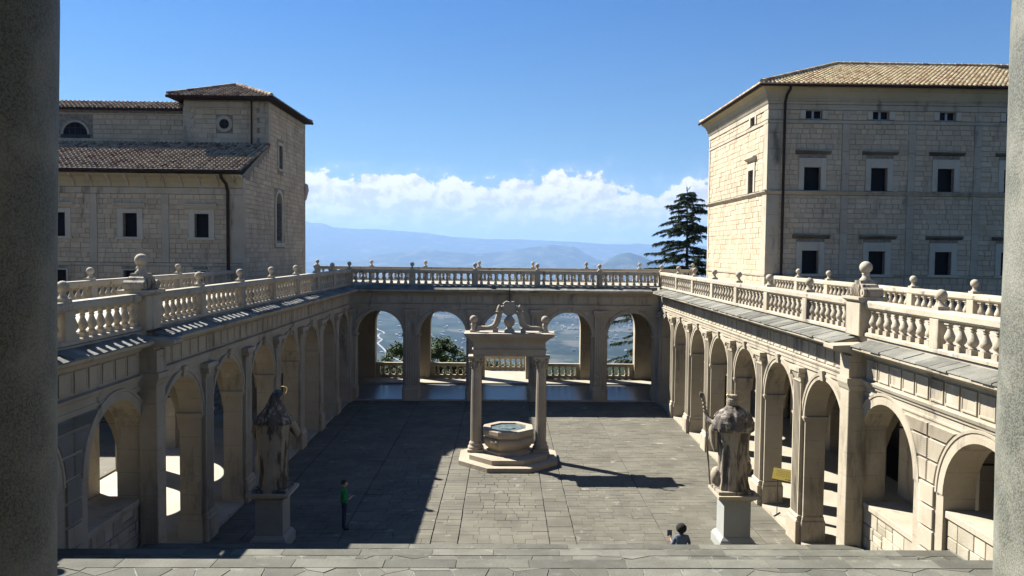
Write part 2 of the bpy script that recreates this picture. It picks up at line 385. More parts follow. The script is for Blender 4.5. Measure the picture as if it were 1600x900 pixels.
def terrain_h(x, y):
    r = math.hypot(x, y - 30)
    drop = min(1.0, max(0.0, (r - 46) / 900.0)); drop = 1 - (1 - drop) ** 2.2
    h = -1.5 + (ZV + 1.5) * drop
    if 60 < r < 1500: h += noise.noise((x * 0.01, y * 0.01, 0.3)) * min(18, (r - 60) * 0.12)
    rr = math.hypot(x, y)
    if rr > 6000:
        az = x / max(y, 1.0) if y > 0 else (1.2 if x > 0 else -1.2)
        for D, hd, pr in RIDGES:
            e = lerp_prof(pr, az); top = 9.4 + e * D - ZV
            if top <= 0: continue
            n = noise.fractal((x * 0.00035, y * 0.00035, D * 0.001), 1.0, 2.1, 5)
            dist = (y if y > 0 else rr) - D - 500 * n
            k = max(0.0, 1 - abs(dist) / hd) ** 1.15
            if k > 0: h = max(h, ZV + top * k * (1 + 0.05 * n * (1 if abs(dist) > 60 else 0)))
    return h
def make_terrain():
    az = []
    a = -180.0
    while a < 180.0:
        az.append(a); a += 0.22 if -17 <= a < 17 else (1.0 if -40 <= a < 40 else 5.0)
    rs = [46, 52, 60, 70, 85, 105, 135, 180, 250, 350, 500, 700, 950, 1300, 2000, 3000, 4500, 6500, 8000, 9500]
    r = 10400
    while r < 33000: rs.append(r); r += 280 if r < 19500 else 500
    rs += [36000, 45000]
    mb = MB(); nA = len(az)
    vs = []
    for r in rs:
        for t in az:
            x = r * math.sin(R(t)); y = 30 + r * math.cos(R(t)); vs.append((x, y, terrain_h(x, y)))
    fs = [(j * nA + i, j * nA + (i + 1) % nA, (j + 1) * nA + (i + 1) % nA, (j + 1) * nA + i) for j in range(len(rs) - 1) for i in range(nA)]
    mb.add(vs, fs, True)
    c = len(mb.v); mb.add([(0, 30, -1.5)] + vs[:nA], [(0, 1 + i, 1 + (i + 1) % nA) for i in range(nA)])
    o = mb.build('terrain', VALLEY, kind='structure')
make_terrain()

def make_valley_details():
    road = plain('pale_road', (0.22, 0.21, 0.20), 0.9)
    pts = [(-760, 4700), (-688, 4344), (-640, 4146), (-619, 3906), (-579, 3694), (-497, 3272), (-300, 2900), (200, 2650)]
    mb = MB()
    for (x0, y0), (x1, y1) in zip(pts, pts[1:]):
        n = 6
        for i in range(n):
            a = i / n; b = (i + 1) / n
            p = Vector((x0 + (x1 - x0) * a + 14 * math.sin(y0 * .01 + a * 3), y0 + (y1 - y0) * a, 0)); q = Vector((x0 + (x1 - x0) * b + 14 * math.sin(y0 * .01 + b * 3), y0 + (y1 - y0) * b, 0))
            mb.add([(p.x - 5, p.y, ZV + 2.5), (p.x + 5, p.y, ZV + 2.5), (q.x + 5, q.y, ZV + 2.5), (q.x - 5, q.y, ZV + 2.5)], [(0, 1, 2, 3)])
    mb.build('road', road, kind='structure')
    m, nt, b = nodes_of('town_houses')
    r = piece_random(nt); c = mixc(nt, r, (0.07, 0.06, 0.05), (0.32, 0.31, 0.29)); nt.links.new(c, b.inputs['Base Color'])
    mb = MB(); rng = random.Random(3)
    clusters = [(rng.uniform(-1400, 1700), rng.uniform(3300, 7800), rng.uniform(80, 420)) for _ in range(42)]
    for i in range(1000):
        cx, cy, s = clusters[i % len(clusters)] if i % 5 else (rng.uniform(-1700, 2100), rng.uniform(3000, 8200), 10)
        x = rng.gauss(cx, s); y = rng.gauss(cy, s * 1.3)
        w, d, h = rng.uniform(4, 9), rng.uniform(4, 9), rng.uniform(5, 10)
        if rng.random() < 0.02: w *= 1.8; d *= 1.8
        z = ZV - 2
        mb.add([(x - w, y - d, z), (x + w, y - d, z), (x + w, y + d, z), (x - w, y + d, z), (x - w, y - d, z + h), (x + w, y - d, z + h), (x + w, y + d, z + h), (x - w, y + d, z + h), (x - w, y, z + h * 1.5), (x + w, y, z + h * 1.5)],
               [(0, 1, 5, 4), (1, 2, 6, 5), (2, 3, 7, 6), (3, 0, 4, 7), (4, 5, 9, 8), (7, 6, 9, 8), (5, 6, 9), (4, 7, 8)])
    o = mb.build('town', m, kind='stuff')
    setp(o, 'scattered pale houses of a town far below in the valley', 'town')
make_valley_details()

# ------------------------------------------------------------------ courtyard paving
def make_courtyard():
    mb = MB(); mb.box(-9.75, 9.75, 20.0, 49.6, -0.6, -0.035)
    ground = mb.build('courtyard', PAVEBED, kind='structure')
    u = MB(); u.top(-.5, .5, -.5, .5, -1, 0, 0.02); um = u.mesh('paving_slab', PAVE)
    lines = [-9.58, -8.5, -5.35, -2.38, -1.5, 1.47, 2.34, 5.30, 8.5, 9.58]
    rng = random.Random(11); slabs = []
    for i, (x0, x1) in enumerate(zip(lines, lines[1:])):
        narrow = x1 - x0 < 1.2; y = 23.9 + rng.uniform(-.2, 0)
        while y < 49.4:
            dy = rng.uniform(.25, .43); x = x0 + .015
            while x < x1 - .05:
                w = rng.uniform(.34, .72) if not narrow else (x1 - x0 - .03 if rng.random() < .5 else rng.uniform(.35, .6))
                if x + w > x1 - .3: w = x1 - .015 - x
                slabs.append((x, x + w, y, min(y + dy, 49.5)))
                x += w
            y += dy
    slabs.sort(key=lambda s: s[2] - abs((s[0] + s[1]) / 2) * .15 + (6 if (s[0] + s[1]) / 2 < -2.6 else 0))
    rest = MB()
    for i, (x0, x1, y0, y1) in enumerate(slabs):
        g = rng.uniform(.004, .009) if rng.random() < .8 else .018; h = rng.uniform(-.006, .006)
        if i < 300:
            inst('paving_slab', um, ground, ((x0 + x1) / 2, (y0 + y1) / 2, h), scale=(x1 - x0 - g, y1 - y0 - g, .05))
        else: rest.top(x0 + g / 2, x1 - g / 2, y0 + g / 2, y1 - g / 2, -.04, h, .008)
    o = rest.build('paving', PAVE, ground, kind='stuff')
make_courtyard()

# ------------------------------------------------------------------ staircase
NOSE = [(21.05, 1.50), (16.6, 3.05), (12.05, 4.63), (7.5, 6.2), (2.95, 7.80)]
def voronoi_cells(x0, x1, y0, y1, s, rng):
    pts = []
    ny = max(1, round((y1 - y0) / s)); nx = max(1, round((x1 - x0) / s))
    for j in range(-1, ny + 1):
        for i in range(-1, nx + 1):
            pts.append((x0 + (i + .5 + (.5 if j % 2 else 0) + rng.uniform(-.36, .36)) * (x1 - x0) / nx, y0 + (j + .5 + rng.uniform(-.36, .36)) * (y1 - y0) / ny))
    out = []
    for k, p in enumerate(pts):
        poly = [(x0, y0), (x1, y0), (x1, y1), (x0, y1)]
        for q in pts:
            if q == p or abs(q[0] - p[0]) > 3.2 * s or abs(q[1] - p[1]) > 3.2 * s: continue
            mx, my = (p[0] + q[0]) / 2, (p[1] + q[1]) / 2; nx_, ny_ = q[0] - p[0], q[1] - p[1]
            new = []
            for (ax, ay), (bx, by) in zip(poly, poly[1:] + poly[:1]):
                da = (ax - mx) * nx_ + (ay - my) * ny_; db = (bx - mx) * nx_ + (by - my) * ny_
                if da <= 0: new.append((ax, ay))
                if da * db < 0:
                    t = da / (da - db); new.append((ax + (bx - ax) * t, ay + (by - ay) * t))
            poly = new
            if not poly: break
        if len(poly) >= 3:
            cx = sum(a for a, _ in poly) / len(poly); cy = sum(b for _, b in poly) / len(poly)
            ar = abs(sum(a * d - c * b for (a, b), (c, d) in zip(poly, poly[1:] + poly[:1]))) / 2
            if ar > .02:
                k_ = .955; out.append([(cx + (a - cx) * k_, cy + (b - cy) * k_) for a, b in poly])
    return out
def make_staircase():
    mb = MB(); xw = 9.62; rng = random.Random(5); zb = -.5
    y_foot = NOSE[0][0] + 3.0
    prev_z = 0.0
    prof = []                                       # (y, z) outline going up towards the camera
    yy = y_foot
    for i, (yn, zn) in enumerate(NOSE):
        n = 10; y_start = yy; rise = (zn - prev_z) / n; run = (y_start - yn) / (n - 1)
        for k in range(n):
            prof.append((y_start - k * run, prev_z + k * rise)); prof.append((y_start - k * run, prev_z + (k + 1) * rise))
        prev_z = zn; yy = yn - 1.5 if i < 4 else yn
        if i < 4: prof.append((yy, zn))
    prof.append((-6.0, prev_z)); prof.append((-6.0, zb)); prof.append((y_foot, zb))
    n = len(prof); vs = [(-xw, y, z) for y, z in prof] + [(xw, y, z) for y, z in prof]
    mb.add(vs, [(i, (i + 1) % n, n + (i + 1) % n, n + i) for i in range(n)] + [tuple(range(n)), tuple(range(n, 2 * n))[::-1]])
    st = mb.build('staircase', STEPBED, kind='structure')
    u = MB(); u.top(-.5, .5, -.5, .5, -1, 0, .03); um = u.mesh('border_slab', STEPST)
    count = 0; rest = MB()
    for i, (yn, zn) in enumerate(NOSE):
        half = {0: 9.55, 1: 9.55, 2: 9.5, 3: 9.5, 4: 9.5}[i]; bd = .34
        x = -half
        while x < half - .05:
            w = rng.uniform(.9, 1.7)
            if x + w > half - .5: w = half - x
            inst('border_slab', um, st, (x + w / 2, yn + .02 - bd / 2, zn + .012 + rng.uniform(-.003, .003)), scale=(w - .012, bd - .012, .04)); x += w
        cells = voronoi_cells(-half, half, yn + .02 - bd - (.85 if i == 0 else 1.15), yn + .015 - bd, .47, rng)
        cells.sort(key=lambda c: abs(sum(p[0] for p in c) / len(c)) - (0 if i in (1, 2) else 0))
        for c in cells:
            if i in (1, 2) and count < 270 or i == 0 and count < 60:
                m = MB(); cx = sum(p[0] for p in c) / len(c); cy = sum(p[1] for p in c) / len(c)
                m.prism(c, zn - .03, zn + .010 + rng.uniform(-.004, .004)); m.build('flagstone', STEPST, st, o=(cx, cy, zn)); count += 1
            else: rest.prism(c, zn - .03, zn + .010)
        # treads of the flight below: slabs with a light joint
    rest.build('flagstone', STEPST, st, kind='stuff')
    tr = MB(); 
    for (y1, z1), (y2, z2), (y3, z3) in zip(prof, prof[1:], prof[2:]):
        if abs(y1 - y2) < 1e-6 and z2 > z1 and abs(z3 - z2) < 1e-6 and 0 < y2 - y3 < .5:
            x = -9.55
            while x < 9.5:
                w = min(rng.uniform(1.1, 2.0), 9.55 - x); tr.top(x + .004, x + w - .004, y3 + .006, y2 + .02, z2 - .03, z2 + .008, .008); x += w
    tr.build('tread_slab', STEPST, st, kind='stuff')
    return st
make_staircase()

# ------------------------------------------------------------------ shared profiles
def baluster_mesh():
    mb = MB()
    mb.box(-.095, .095, -.095, .095, 0, .12)
    mb.lathe([(.07, .12), (.085, .135), (.07, .15), (.058, .165), (.095, .21), (.118, .26), (.112, .31), (.08, .39), (.054, .46), (.05, .49), (.066, .50), (.066, .52), (.05, .53), (.075, .565)], n=10)
    mb.box(-.09, .09, -.09, .09, .565, .64)
    return mb.mesh('baluster', TRIM)
BALM = baluster_mesh()
def finial_mesh():
    mb = MB(); mb.box(-.135, .135, -.135, .135, 0, .09)
    mb.lathe([(.12, .09), (.085, .13), (.055, .19), (.07, .215), (.06, .23)], n=12)
    c = .345; r = .135
    mb.lathe([(max(.05, r * math.sin(math.pi * j / 9)), c - r * math.cos(math.pi * j / 9)) if j == 0 else (max(1e-4, r * math.sin(math.pi * j / 9)), c - r * math.cos(math.pi * j / 9)) for j in range(10)], n=14)
    return mb.mesh('finial', TRIM)
FINM = finial_mesh()
def rail_prof(d0, d1, z0, z1):
    return [(d0 + .04, z0), (d0, z0 + .05), (d0, z1 - .05), (d0 + .03, z1), (d1 - .03, z1), (d1, z1 - .05), (d1, z0 + .05), (d1 - .04, z0)]
def balustrade(fr, posts, z, d, label, cat='balustrade', group=None, per=8, ends=True, finials=True, wide=None, hrail=8.2, spacing=None, rel=None, zoff=0.0, name='balustrade', base_h=.10, skip_fin=()):
    """posts: list of a positions of piers; d: centre line; z: foot"""
    mid = posts[len(posts) // 2]
    t = thing(name, fr.W(mid, d, z), label, cat, group)
    zt = z + base_h + .64
    a0, a1 = min(posts) - .2, max(posts) + .2
    cuts = [a0, a1]
    wide = wide or []
    segs = [(a0, a1)]
    for w in wide:
        ns = []
        for s0, s1 in segs:
            if s0 < w < s1: ns += [(s0, w - .46), (w + .46, s1)]
            else: ns.append((s0, s1))
        segs = ns
    for s0, s1 in segs:
        m = MB(fr.W); m.sweep(rail_prof(d - .17, d + .17, zt, zt + .22), s0, s1); m.build('rail', RAILM, t)
        m = MB(fr.W); m.sweep([(d - .16, z), (d - .16, z + base_h * .7), (d - .13, z + base_h), (d + .13, z + base_h), (d + .16, z + base_h * .7), (d + .16, z)], s0, s1); m.build('base_course', TRIM, t)
    pm = MB(fr.L); pm.slab(-.19, .19, -.155, .155, base_h - .02, base_h + .66, .012); pmesh = pm.mesh('post', TRIM)
    if spacing is None:
        for i, a in enumerate(posts):
            if a in wide: continue
            inst('post', pmesh, t, fr.W(a, d, z))
            if finials and i not in skip_fin:
                inst('finial', FINM, t, fr.W(a, d, zt + .22 - .005))
    ps = sorted(posts)
    for q0, q1 in zip(ps, ps[1:]):
        g0 = .46 if q0 in wide else .19; g1 = .46 if q1 in wide else .19
        L = q1 - q0 - g0 - g1; n = per if L > 3.2 else max(2, round(L * per / 3.5))
        for k in range(n):
            inst('baluster', BALM, t, fr.W(q0 + g0 + L * (k + .5) / n, d, z + base_h))
    return t
def acroterion(fr, t, a, d, z):
    """scrolled block with a ball, on the wide pedestals"""
    m = MB(fr.W); m.slab(a - .44, a + .44, d - .34, d + .34, z, z + .92, .02)
    m.sweep([(d - .30, z + .92), (d - .42, z + 1.0), (d - .42, z + 1.07), (d + .42, z + 1.07), (d + .42, z + 1.0), (d + .30, z + .92)], a - .53, a + .53)
    m.build('pedestal', TRIM, t)
    z2 = z + 1.07; m = MB(fr.W)
    half = [(.50, .0), (.52, .10), (.46, .20), (.40, .17), (.36, .24), (.30, .33), (.20, .36), (.17, .44)]
    poly = [(a + q, zz) for q, zz in half] + [(a - q, zz) for q, zz in half[::-1]]
    n = len(poly); m.add([(q, d - .22, z2 + zz) for q, zz in poly] + [(q, d + .22, z2 + zz) for q, zz in poly], [(i, (i + 1) % n, n + (i + 1) % n, n + i) for i in range(n)] + [tuple(range(n))[::-1], tuple(range(n, 2 * n))])
    for sg in (-1, 1):
        m.tube([(a + sg * .40, d - .27, z2 + .13), (a + sg * .40, d + .27, z2 + .13)], .125, 12); m.tube([(a + sg * .40, d - .29, z2 + .13), (a + sg * .40, d + .29, z2 + .13)], .05, 8)
    for k in range(5): m.tube([(a - .22 + .11 * k, d - .25, z2 + .03), (a - .20 + .10 * k, d - .28, z2 + .16), (a - .14 + .07 * k, d - .23, z2 + .32)], .035, 6)
    m.build('scroll_block', STATUE, t)
    m = MB(); c = fr.W(a, d, 0)
    m.lathe([(.15, z2 + .43), (.16, z2 + .47), (.10, z2 + .53), (.085, z2 + .60), (.11, z2 + .63), (.08, z2 + .66)], c[0], c[1], 12)
    m.sphere((c[0], c[1], z2 + .80), .17, 16, 10)
    m.build('ball', TRIM, t)

# ------------------------------------------------------------------ arcade wings
def capital_mb(fr):
    m = MB(fr.L)
    m.box(-.36, .36, -.15, 0, 5.27, 5.33)
    m.add([(-.33, 0, 5.33), (.33, 0, 5.33), (.33, -.13, 5.33), (-.33, -.13, 5.33), (-.42, 0, 5.60), (.42, 0, 5.60), (.42, -.22, 5.60), (-.42, -.22, 5.60)],
          [(0, 1, 2, 3), (4, 5, 6, 7), (0, 1, 5, 4), (1, 2, 6, 5), (2, 3, 7, 6), (3, 0, 4, 7)])
    m.box(-.45, .45, -.25, 0, 5.60, 5.735)
    for s in (-1, 1): m.tube([(s * .37, -.02, 5.50), (s * .37, -.26, 5.50)], .075, 8)
    return m
def pilaster_mb(fr, flutes):
    m = MB(fr.L); w = .335; n = flutes
    xs = []
    for i in range(n):
        c = -w + .06 + (2 * w - .12) * (i + .5) / n; h = (2 * w - .12) / n * .36
        xs += [(c - h, -.12), (c - h * .5, -.095), (c + h * .5, -.095), (c + h, -.12)]
    pr = [(-w, 0), (-w, -.12)] + xs + [(w, -.12), (w, 0)]
    k = len(pr); z0, z1 = .92, 5.27
    m.add([(a, d, z0) for a, d in pr] + [(a, d, z1) for a, d in pr], [(i, i + 1, k + i + 1, k + i) for i in range(k - 1)])
    return m
CORN = lambda oh: [(0.0, 6.66), (-.08, 6.68), (-.10, 6.74), (-.20, 6.77), (-oh + .08, 6.81), (-oh + .05, 6.84), (-oh, 6.87), (-oh, 6.955), (.45, 7.19), (.45, 6.66)]
def cornice_slabs(fr, t, a0, a1, oh, rng, dend=.05, nmax=80):
    a = a0
    while a < a1 - .05:
        w = min(rng.uniform(.26, .62), a1 - a)
        if a1 - a - w < .2: w = a1 - a
        m = MB(fr.L); d0 = -oh - .02 - rng.uniform(0, .035); d1 = dend
        zz = lambda d: 6.955 + (d + oh) * (.235 / (oh + .45)) + .004
        h = .035 + rng.uniform(-.012, .012); g = .004
        m.add([(-w / 2 + g, d0, zz(d0)), (w / 2 - g, d0, zz(d0)), (w / 2 - g, d1, zz(d1)), (-w / 2 + g, d1, zz(d1)),
               (-w / 2 + g, d0 + .01, zz(d0) + h), (w / 2 - g, d0 + .01, zz(d0) + h * rng.uniform(.8, 1.1)), (w / 2 - g, d1, zz(d1) + h), (-w / 2 + g, d1, zz(d1) + h)],
              [(0, 1, 2, 3), (4, 5, 6, 7), (0, 1, 5, 4), (1, 2, 6, 5), (2, 3, 7, 6), (3, 0, 4, 7)])
        me = m.mesh('cornice_slab', LEDGE); link('cornice_slab', me, t, fr.W(a + w / 2, 0, 0)); a += w
def frieze(fr, t, a0, a1, n, rng):
    w = (a1 - a0) / n
    m = MB(fr.L); q = w / 2 - .035
    b = .035
    m.add([(-q, 0, 6.12), (q, 0, 6.12), (q, 0, 6.61), (-q, 0, 6.61), (-q, -.035, 6.12), (q, -.035, 6.12), (q, -.035, 6.61), (-q, -.035, 6.61),
           (-q + b, -.035, 6.12 + b), (q - b, -.035, 6.12 + b), (q - b, -.035, 6.61 - b), (-q + b, -.035, 6.61 - b),
           (-q + b + .012, -.018, 6.132 + b), (q - b - .012, -.018, 6.132 + b), (q - b - .012, -.018, 6.598 - b), (-q + b + .012, -.018, 6.598 - b)],
          [(0, 1, 5, 4), (1, 2, 6, 5), (2, 3, 7, 6), (3, 0, 4, 7), (4, 5, 9, 8), (5, 6, 10, 9), (6, 7, 11, 10), (7, 4, 8, 11), (8, 9, 13, 12), (9, 10, 14, 13), (10, 11, 15, 14), (11, 8, 12, 15), (12, 13, 14, 15)])
    me = m.mesh('frieze_panel', TRIM)
    for i in range(n): inst('frieze_panel', me, t, fr.W(a0 + w * (i + .5), 0, 0))
ARCHV = [(RAD - .002, .02), (RAD - .002, -.05), (RAD + .11, -.05), (RAD + .12, -.075), (RAD + .20, -.085), (RAD + .215, .0)]
def arcade(fr, key, centers, a0, a1, label, flutes):
    rng = random.Random(hash(key) % 97 if False else {'R': 1, 'L': 2, 'F': 3}[key])
    mid = centers[len(centers) // 2]
    t = thing('arcade', fr.W(mid, 0.4, 0), label, 'arcade')
    th = .85 if key == 'F' else .66
    m = MB(fr.W); m.arch_wall(a0, a1, 0, th, 0, 6.9, [(c, RAD, ZS, 0) for c in centers]); m.build('arcade_wall', TRAV, t)
    am = MB(fr.L); am.ring(ARCHV, 24); arm = am.mesh('archivolt', TRIM)
    km = MB(fr.L)
    km.add([(-.09, 0, RAD - .02), (.09, 0, RAD - .02), (.13, 0, RAD + .30), (-.13, 0, RAD + .30), (-.09, -.12, RAD - .02), (.09, -.12, RAD - .02), (.13, -.17, RAD + .30), (-.13, -.17, RAD + .30)],
           [(0, 1, 2, 3), (4, 5, 6, 7), (0, 1, 5, 4), (1, 2, 6, 5), (2, 3, 7, 6), (3, 0, 4, 7)])
    kmm = km.mesh('keystone', TRIM)
    for c in centers:
        inst('archivolt', arm, t, fr.W(c, 0, ZS)); inst('keystone', kmm, t, fr.W(c, 0, ZS))
    piers = [c - P / 2 for c in centers[1:]] if key != 'F' else [c - (centers[1] - centers[0]) / 2 for c in centers[1:]]
    if key != 'F': piers.append(centers[-1] + P / 2 - .02)
    else: piers = [centers[0] - 1.955] + piers + [centers[-1] + 1.955]
    half = (piers[1] - piers[0]) / 2 - RAD
    cm = capital_mb(fr).mesh('capital', TRIM); pmm = pilaster_mb(fr, flutes).mesh('pilaster', TRIM)
    bm_ = MB(fr.L); bm_.slab(-half - .05, half + .05, -.06, th + .06, 0, .74, .015); bm_.sweep([(-.06, .74), (-.02, .84), (-.02, .9), (th + .02, .9), (th + .02, .84), (th + .06, .74)], -half - .02, half + .02); bme = bm_.mesh('pier_base', TRIM)
    pb = MB(fr.L); pb.slab(-.44, .44, -.22, -.05, 0, .74, .015); pb.sweep([(-.2, .74), (-.16, .80), (-.18, .85), (-.13, .92), (0, .92), (0, .74)], -.40, .40); pbm = pb.mesh('plinth', TRIM)
    im = MB(fr.L); im.sweep([(-.02, 4.0), (-.05, 4.05), (-.08, 4.12), (-.08, 4.17), (th + .08, 4.17), (th + .08, 4.12), (th + .05, 4.05), (th + .02, 4.0)], -half - .07, half + .07); imm = im.mesh('impost', TRIM)
    for p in piers:
        w = fr.W(p, 0, 0)
        pl = inst('pilaster', pmm, t, w); inst('capital', cm, pl, w); inst('plinth', pbm, pl, w)
        inst('pier_base', bme, t, w); inst('impost', imm, t, w)
    return t, rng
def entablature(fr, t, a0, a1, oh, npan, rng, fr_a0=None, fr_a1=None, slab_end=.06):
    m = MB(fr.W); m.sweep([(0, 5.75), (-.05, 5.76), (-.05, 5.86), (-.075, 5.88), (-.075, 5.98), (-.10, 6.0), (-.12, 6.06), (0, 6.08)], a0, a1); m.build('architrave', TRIM, t)
    m = MB(fr.W); m.sweep(CORN(oh), a0, a1); m.build('cornice', TRIM, t)
    frieze(fr, t, a0 + .02 if fr_a0 is None else fr_a0, a1 - .02 if fr_a1 is None else fr_a1, npan, rng)
    cornice_slabs(fr, t, a0, a1, oh, rng, slab_end)
WING = {}
def make_wings():
    for key in 'RL':
        fr = FR[key]; side = {'R': 'right', 'L': 'left'}[key]
        lab = {'R': 'sunlit stone arcade wing running along the right of the courtyard', 'L': 'shaded stone arcade wing running along the left of the courtyard'}[key]
        t, rng = arcade(fr, key, [YC + P * k for k in range(7)], 21.1, YF + .85, lab, 5)
        WING[key] = t
        oh = .58
        entablature(fr, t, 21.64, YF - .6, oh, 42, rng, fr_a1=YF - .1)
        # corner pier and the storey beside the staircase
        m = MB(fr.W); m.slab(21.02, 21.56, -.44, .02, 0, 5.74, .015); m.slab(20.97, 21.61, -.50, -.40, 0, .8, .01)
        m.sweep([(-.44, 5.74), (-.47, 5.8), (-.52, 5.95), (-.52, 6.08), (.02, 6.08), (.02, 5.74)], 20.95, 21.63)
        m.box(21.0, 21.58, -.46, .02, 6.08, 6.68); m.sweep([(d - (.30 if d < -.05 else 0), z) for d, z in CORN(.62)][:-2] + [(.02, 7.0), (.02, 6.66)], 20.98, 21.62)
        m.build('corner_pier', TRAV, t)
        B1, B2 = 19.80, 15.62
        m = MB(fr.W); m.arch_wall(3.2, 21.1, 0, .72, 0, 6.9, [(B1, 1.46, ZS, 0), (B2, 1.46, ZS, 0)]); m.build('stair_wall', TRAV, t)
        am = MB(fr.L); am.ring([(1.458, .02), (1.458, -.028), (1.67, -.028), (1.68, -.05), (1.74, -.055), (1.75, .0)], 24); arm = am.mesh('archivolt', TRIM)
        for c in (B1, B2): inst('archivolt', arm, t, fr.W(c, 0, ZS))
        m = MB(fr.W); m.sweep([(0, 5.86), (-.04, 5.87), (-.05, 5.93), (-.09, 5.96), (-.12, 6.04), (0, 6.06)], 3.2, 21.05); m.sweep([(0, 5.66), (-.03, 5.67), (-.03, 5.72), (0, 5.73)], 3.2, 21.05); m.build('architrave', TRIM, t)
        m = MB(fr.W); m.sweep(CORN(.42), 3.2, 20.97); m.build('cornice', TRIM, t)
        frieze(fr, t, 3.4, 20.9, 28, rng)
        cornice_slabs(fr, t, 9.0, 20.97, .42, rng, .06)
        for ac, zc in ((B1, 2.72), (B2, 3.78)):          # low walls filling the foot of the arches
            m = MB(fr.W); m.box(ac - 1.455, ac + 1.455, .16, 1.05, 0, zc - .17); pw = m.build('parapet_wall', WALLBED, t)
            m = MB(fr.W); m.slab(ac - 1.455, ac + 1.455, .04, 1.1, zc - .16, zc, .015); m.build('cap', TRIM, pw)
            z = zc - .17; 
            while z > zc - 2.3:
                h = rng.uniform(.22, .42); a = ac - 1.45
                while a < ac + 1.44:
                    w = min(rng.uniform(.25, .62), ac + 1.45 - a)
                    if ac + 1.45 - a - w < .12: w = ac + 1.45 - a
                    if rng.random() < .3 and h > .3:
                        hh = h * rng.uniform(.4, .6)
                        parts = [(z - hh, z), (z - h, z - hh)]
                    else: parts = [(z - h, z)]
                    for q0, q1 in parts:
                        s = MB(fr.L); s.slab(-w / 2 + .008, w / 2 - .008, -.045 - rng.uniform(0, .02), .02, -(q1 - q0) / 2 + .008, (q1 - q0) / 2 - .008, .014)
                        link('stone', s.mesh('stone', WALLST2), pw, fr.W(a + w / 2, .15, (q0 + q1) / 2))
                    a += w
                z -= h
        # rusticated blocks round the arches
        z = .6
        arcs = [(B1, 1.76), (B2, 1.76)]
        while z < 5.6:
            h = .52 if z + .52 < 5.6 else 5.62 - z
            def clip(lo, hi, zz, grow=0.0):
                """span lo..hi cut back where it would meet an archivolt"""
                for c, r in arcs:
                    dz = zz - ZS
                    rr = r if dz <= 0 else (math.sqrt(r * r - dz * dz) if dz < r else 0)
                    if rr <= 0: continue
                    if lo < c < hi: return None
                    if c <= lo < c + rr: lo = c + rr
                    if c - rr < hi <= c: hi = c - rr
                return (lo, hi) if hi - lo > .04 else None
            spans = [(B2, (B1 + B2) / 2), ((B1 + B2) / 2, B1), (10.5, 12.2), (12.2, B2 - .001), (B1 + .001, 21.0)] if z > ZS - .1 else [(B2, B1), (10.5, 12.2), (12.2, B2)]
            for lo, hi in spans:
                groove = z > 2.9
                m = MB(fr.L); org = fr.W((lo + hi) / 2, 0, z); c0 = (lo + hi) / 2; ok = False
                n = 11 if groove else 3
                for k in range(n):
                    q0 = .03 + (h - .06) * k / n; q1 = .03 + (h - .06) * (k + 1) / n
                    e0 = max(lo, B2) if lo == B2 else lo
                    sp = clip(lo + (.001 if lo in (B1, B2) else 0), hi - (.001 if hi in (B1, B2) else 0), z + q1 if z + q1 > ZS else z)
                    if not sp: continue
                    s0, s1 = sp[0] + .03, sp[1] - .03
                    if s1 - s0 < .05: continue
                    ok = True
                    if groove: m.sweep([(0, q0 + .003), (-.04, q0 + .004), (-.075, (q0 + q1) / 2), (-.04, q1 - .004), (0, q1 - .003)], s0 - c0, s1 - c0)
                    else: m.slab(s0 - c0, s1 - c0, -.035, .0, q0 if k == 0 else q0 - .001, q1, .0) if False else m.sweep([(0, q0), (-.055, q0 + (.015 if k == 0 else 0)), (-.055, q1 - (.012 if k == n - 1 else 0)), (0, q1)], s0 - c0, s1 - c0)
                if ok: link('rusticated_block', m.mesh('rusticated_block', TRIM), t, org)
            z += h
        # the cloister walk behind: floor, ceiling, outer wall
        m = MB(fr.W); m.box(22.3, YF - .1, -.06, 0, -.3, .085); m.build('kerb', TRIM, t)
        m = MB(fr.W); m.box(3.2, YO, 0.001, XO - WF + .85, -.4, .08); m.build('floor', FLOORW, kind='structure')['kind'] = 'structure'
        m = MB(fr.W); m.box(3.2, YF + .85, .66, XO - WF, 6.1, 6.89); m.build('ceiling', COVEM, t)
        for k in range(8):
            c = YC + P * (k - .5)
            m = MB(fr.L); m.arch_wall(-.34, .34, 0, .01, 0, 0.1, []) if False else None
            rr = (XO - WF - .66) / 2
            mm = MB(lambda a, d, z, fr=fr, c=c: fr.W(c + d, a, z)); mm.arch_wall(.66, XO - WF, -.3, .3, 3.6, 6.12, [((.66 + XO - WF) / 2, rr - .12, 3.6, 0)], 16); mm.build('cross_arch', TRAV, t)
        m = MB(fr.W)
        if key == 'L': m.arch_wall(3.2, 44.6, XO - WF, XO - WF + .85, 0, 6.95, [(YC + P * k, RAD, ZS, 0) for k in range(-4, 6)])
        else: m.arch_wall(3.2, YO, XO - WF, XO - WF + .8, 0, 6.95, [(YC + P * k, 1.3, 3.6, 0) for k in range(-4, 6)])
        m.build('outer_wall', TRAV, t)
        if key == 'R':
            m = MB(fr.W); m.box(3.2, YO, XO - WF + 3.6, XO - WF + 4.0, 0, 6.95); m.box(3.2, YO, XO - WF + .8, XO - WF + 3.6, 5.6, 6.95); m.box(3.2, YO, XO - WF + .8, XO - WF + 3.6, -.4, .07); m.build('dark_corridor', CORRDK, t)  # corridor added behind the arches for darkness; its dark brown colour deepens it
        for k in range(-2, 8):                             # wrought tie rods across the arches
            c = {-1: B1, -2: B2}.get(k, YC + P * (k))
            if k == 7: continue
            m = MB(fr.W); m.tube([(c - 1.45, .42, ZS + .45), (c - .2, .42, ZS + .45)], .028, 6) if False else m.tube([(c - P / 2, .67, 4.6), (c - P / 2, XO - WF, 4.6)], .03, 6); m.build('tie_rod', IRON, t)
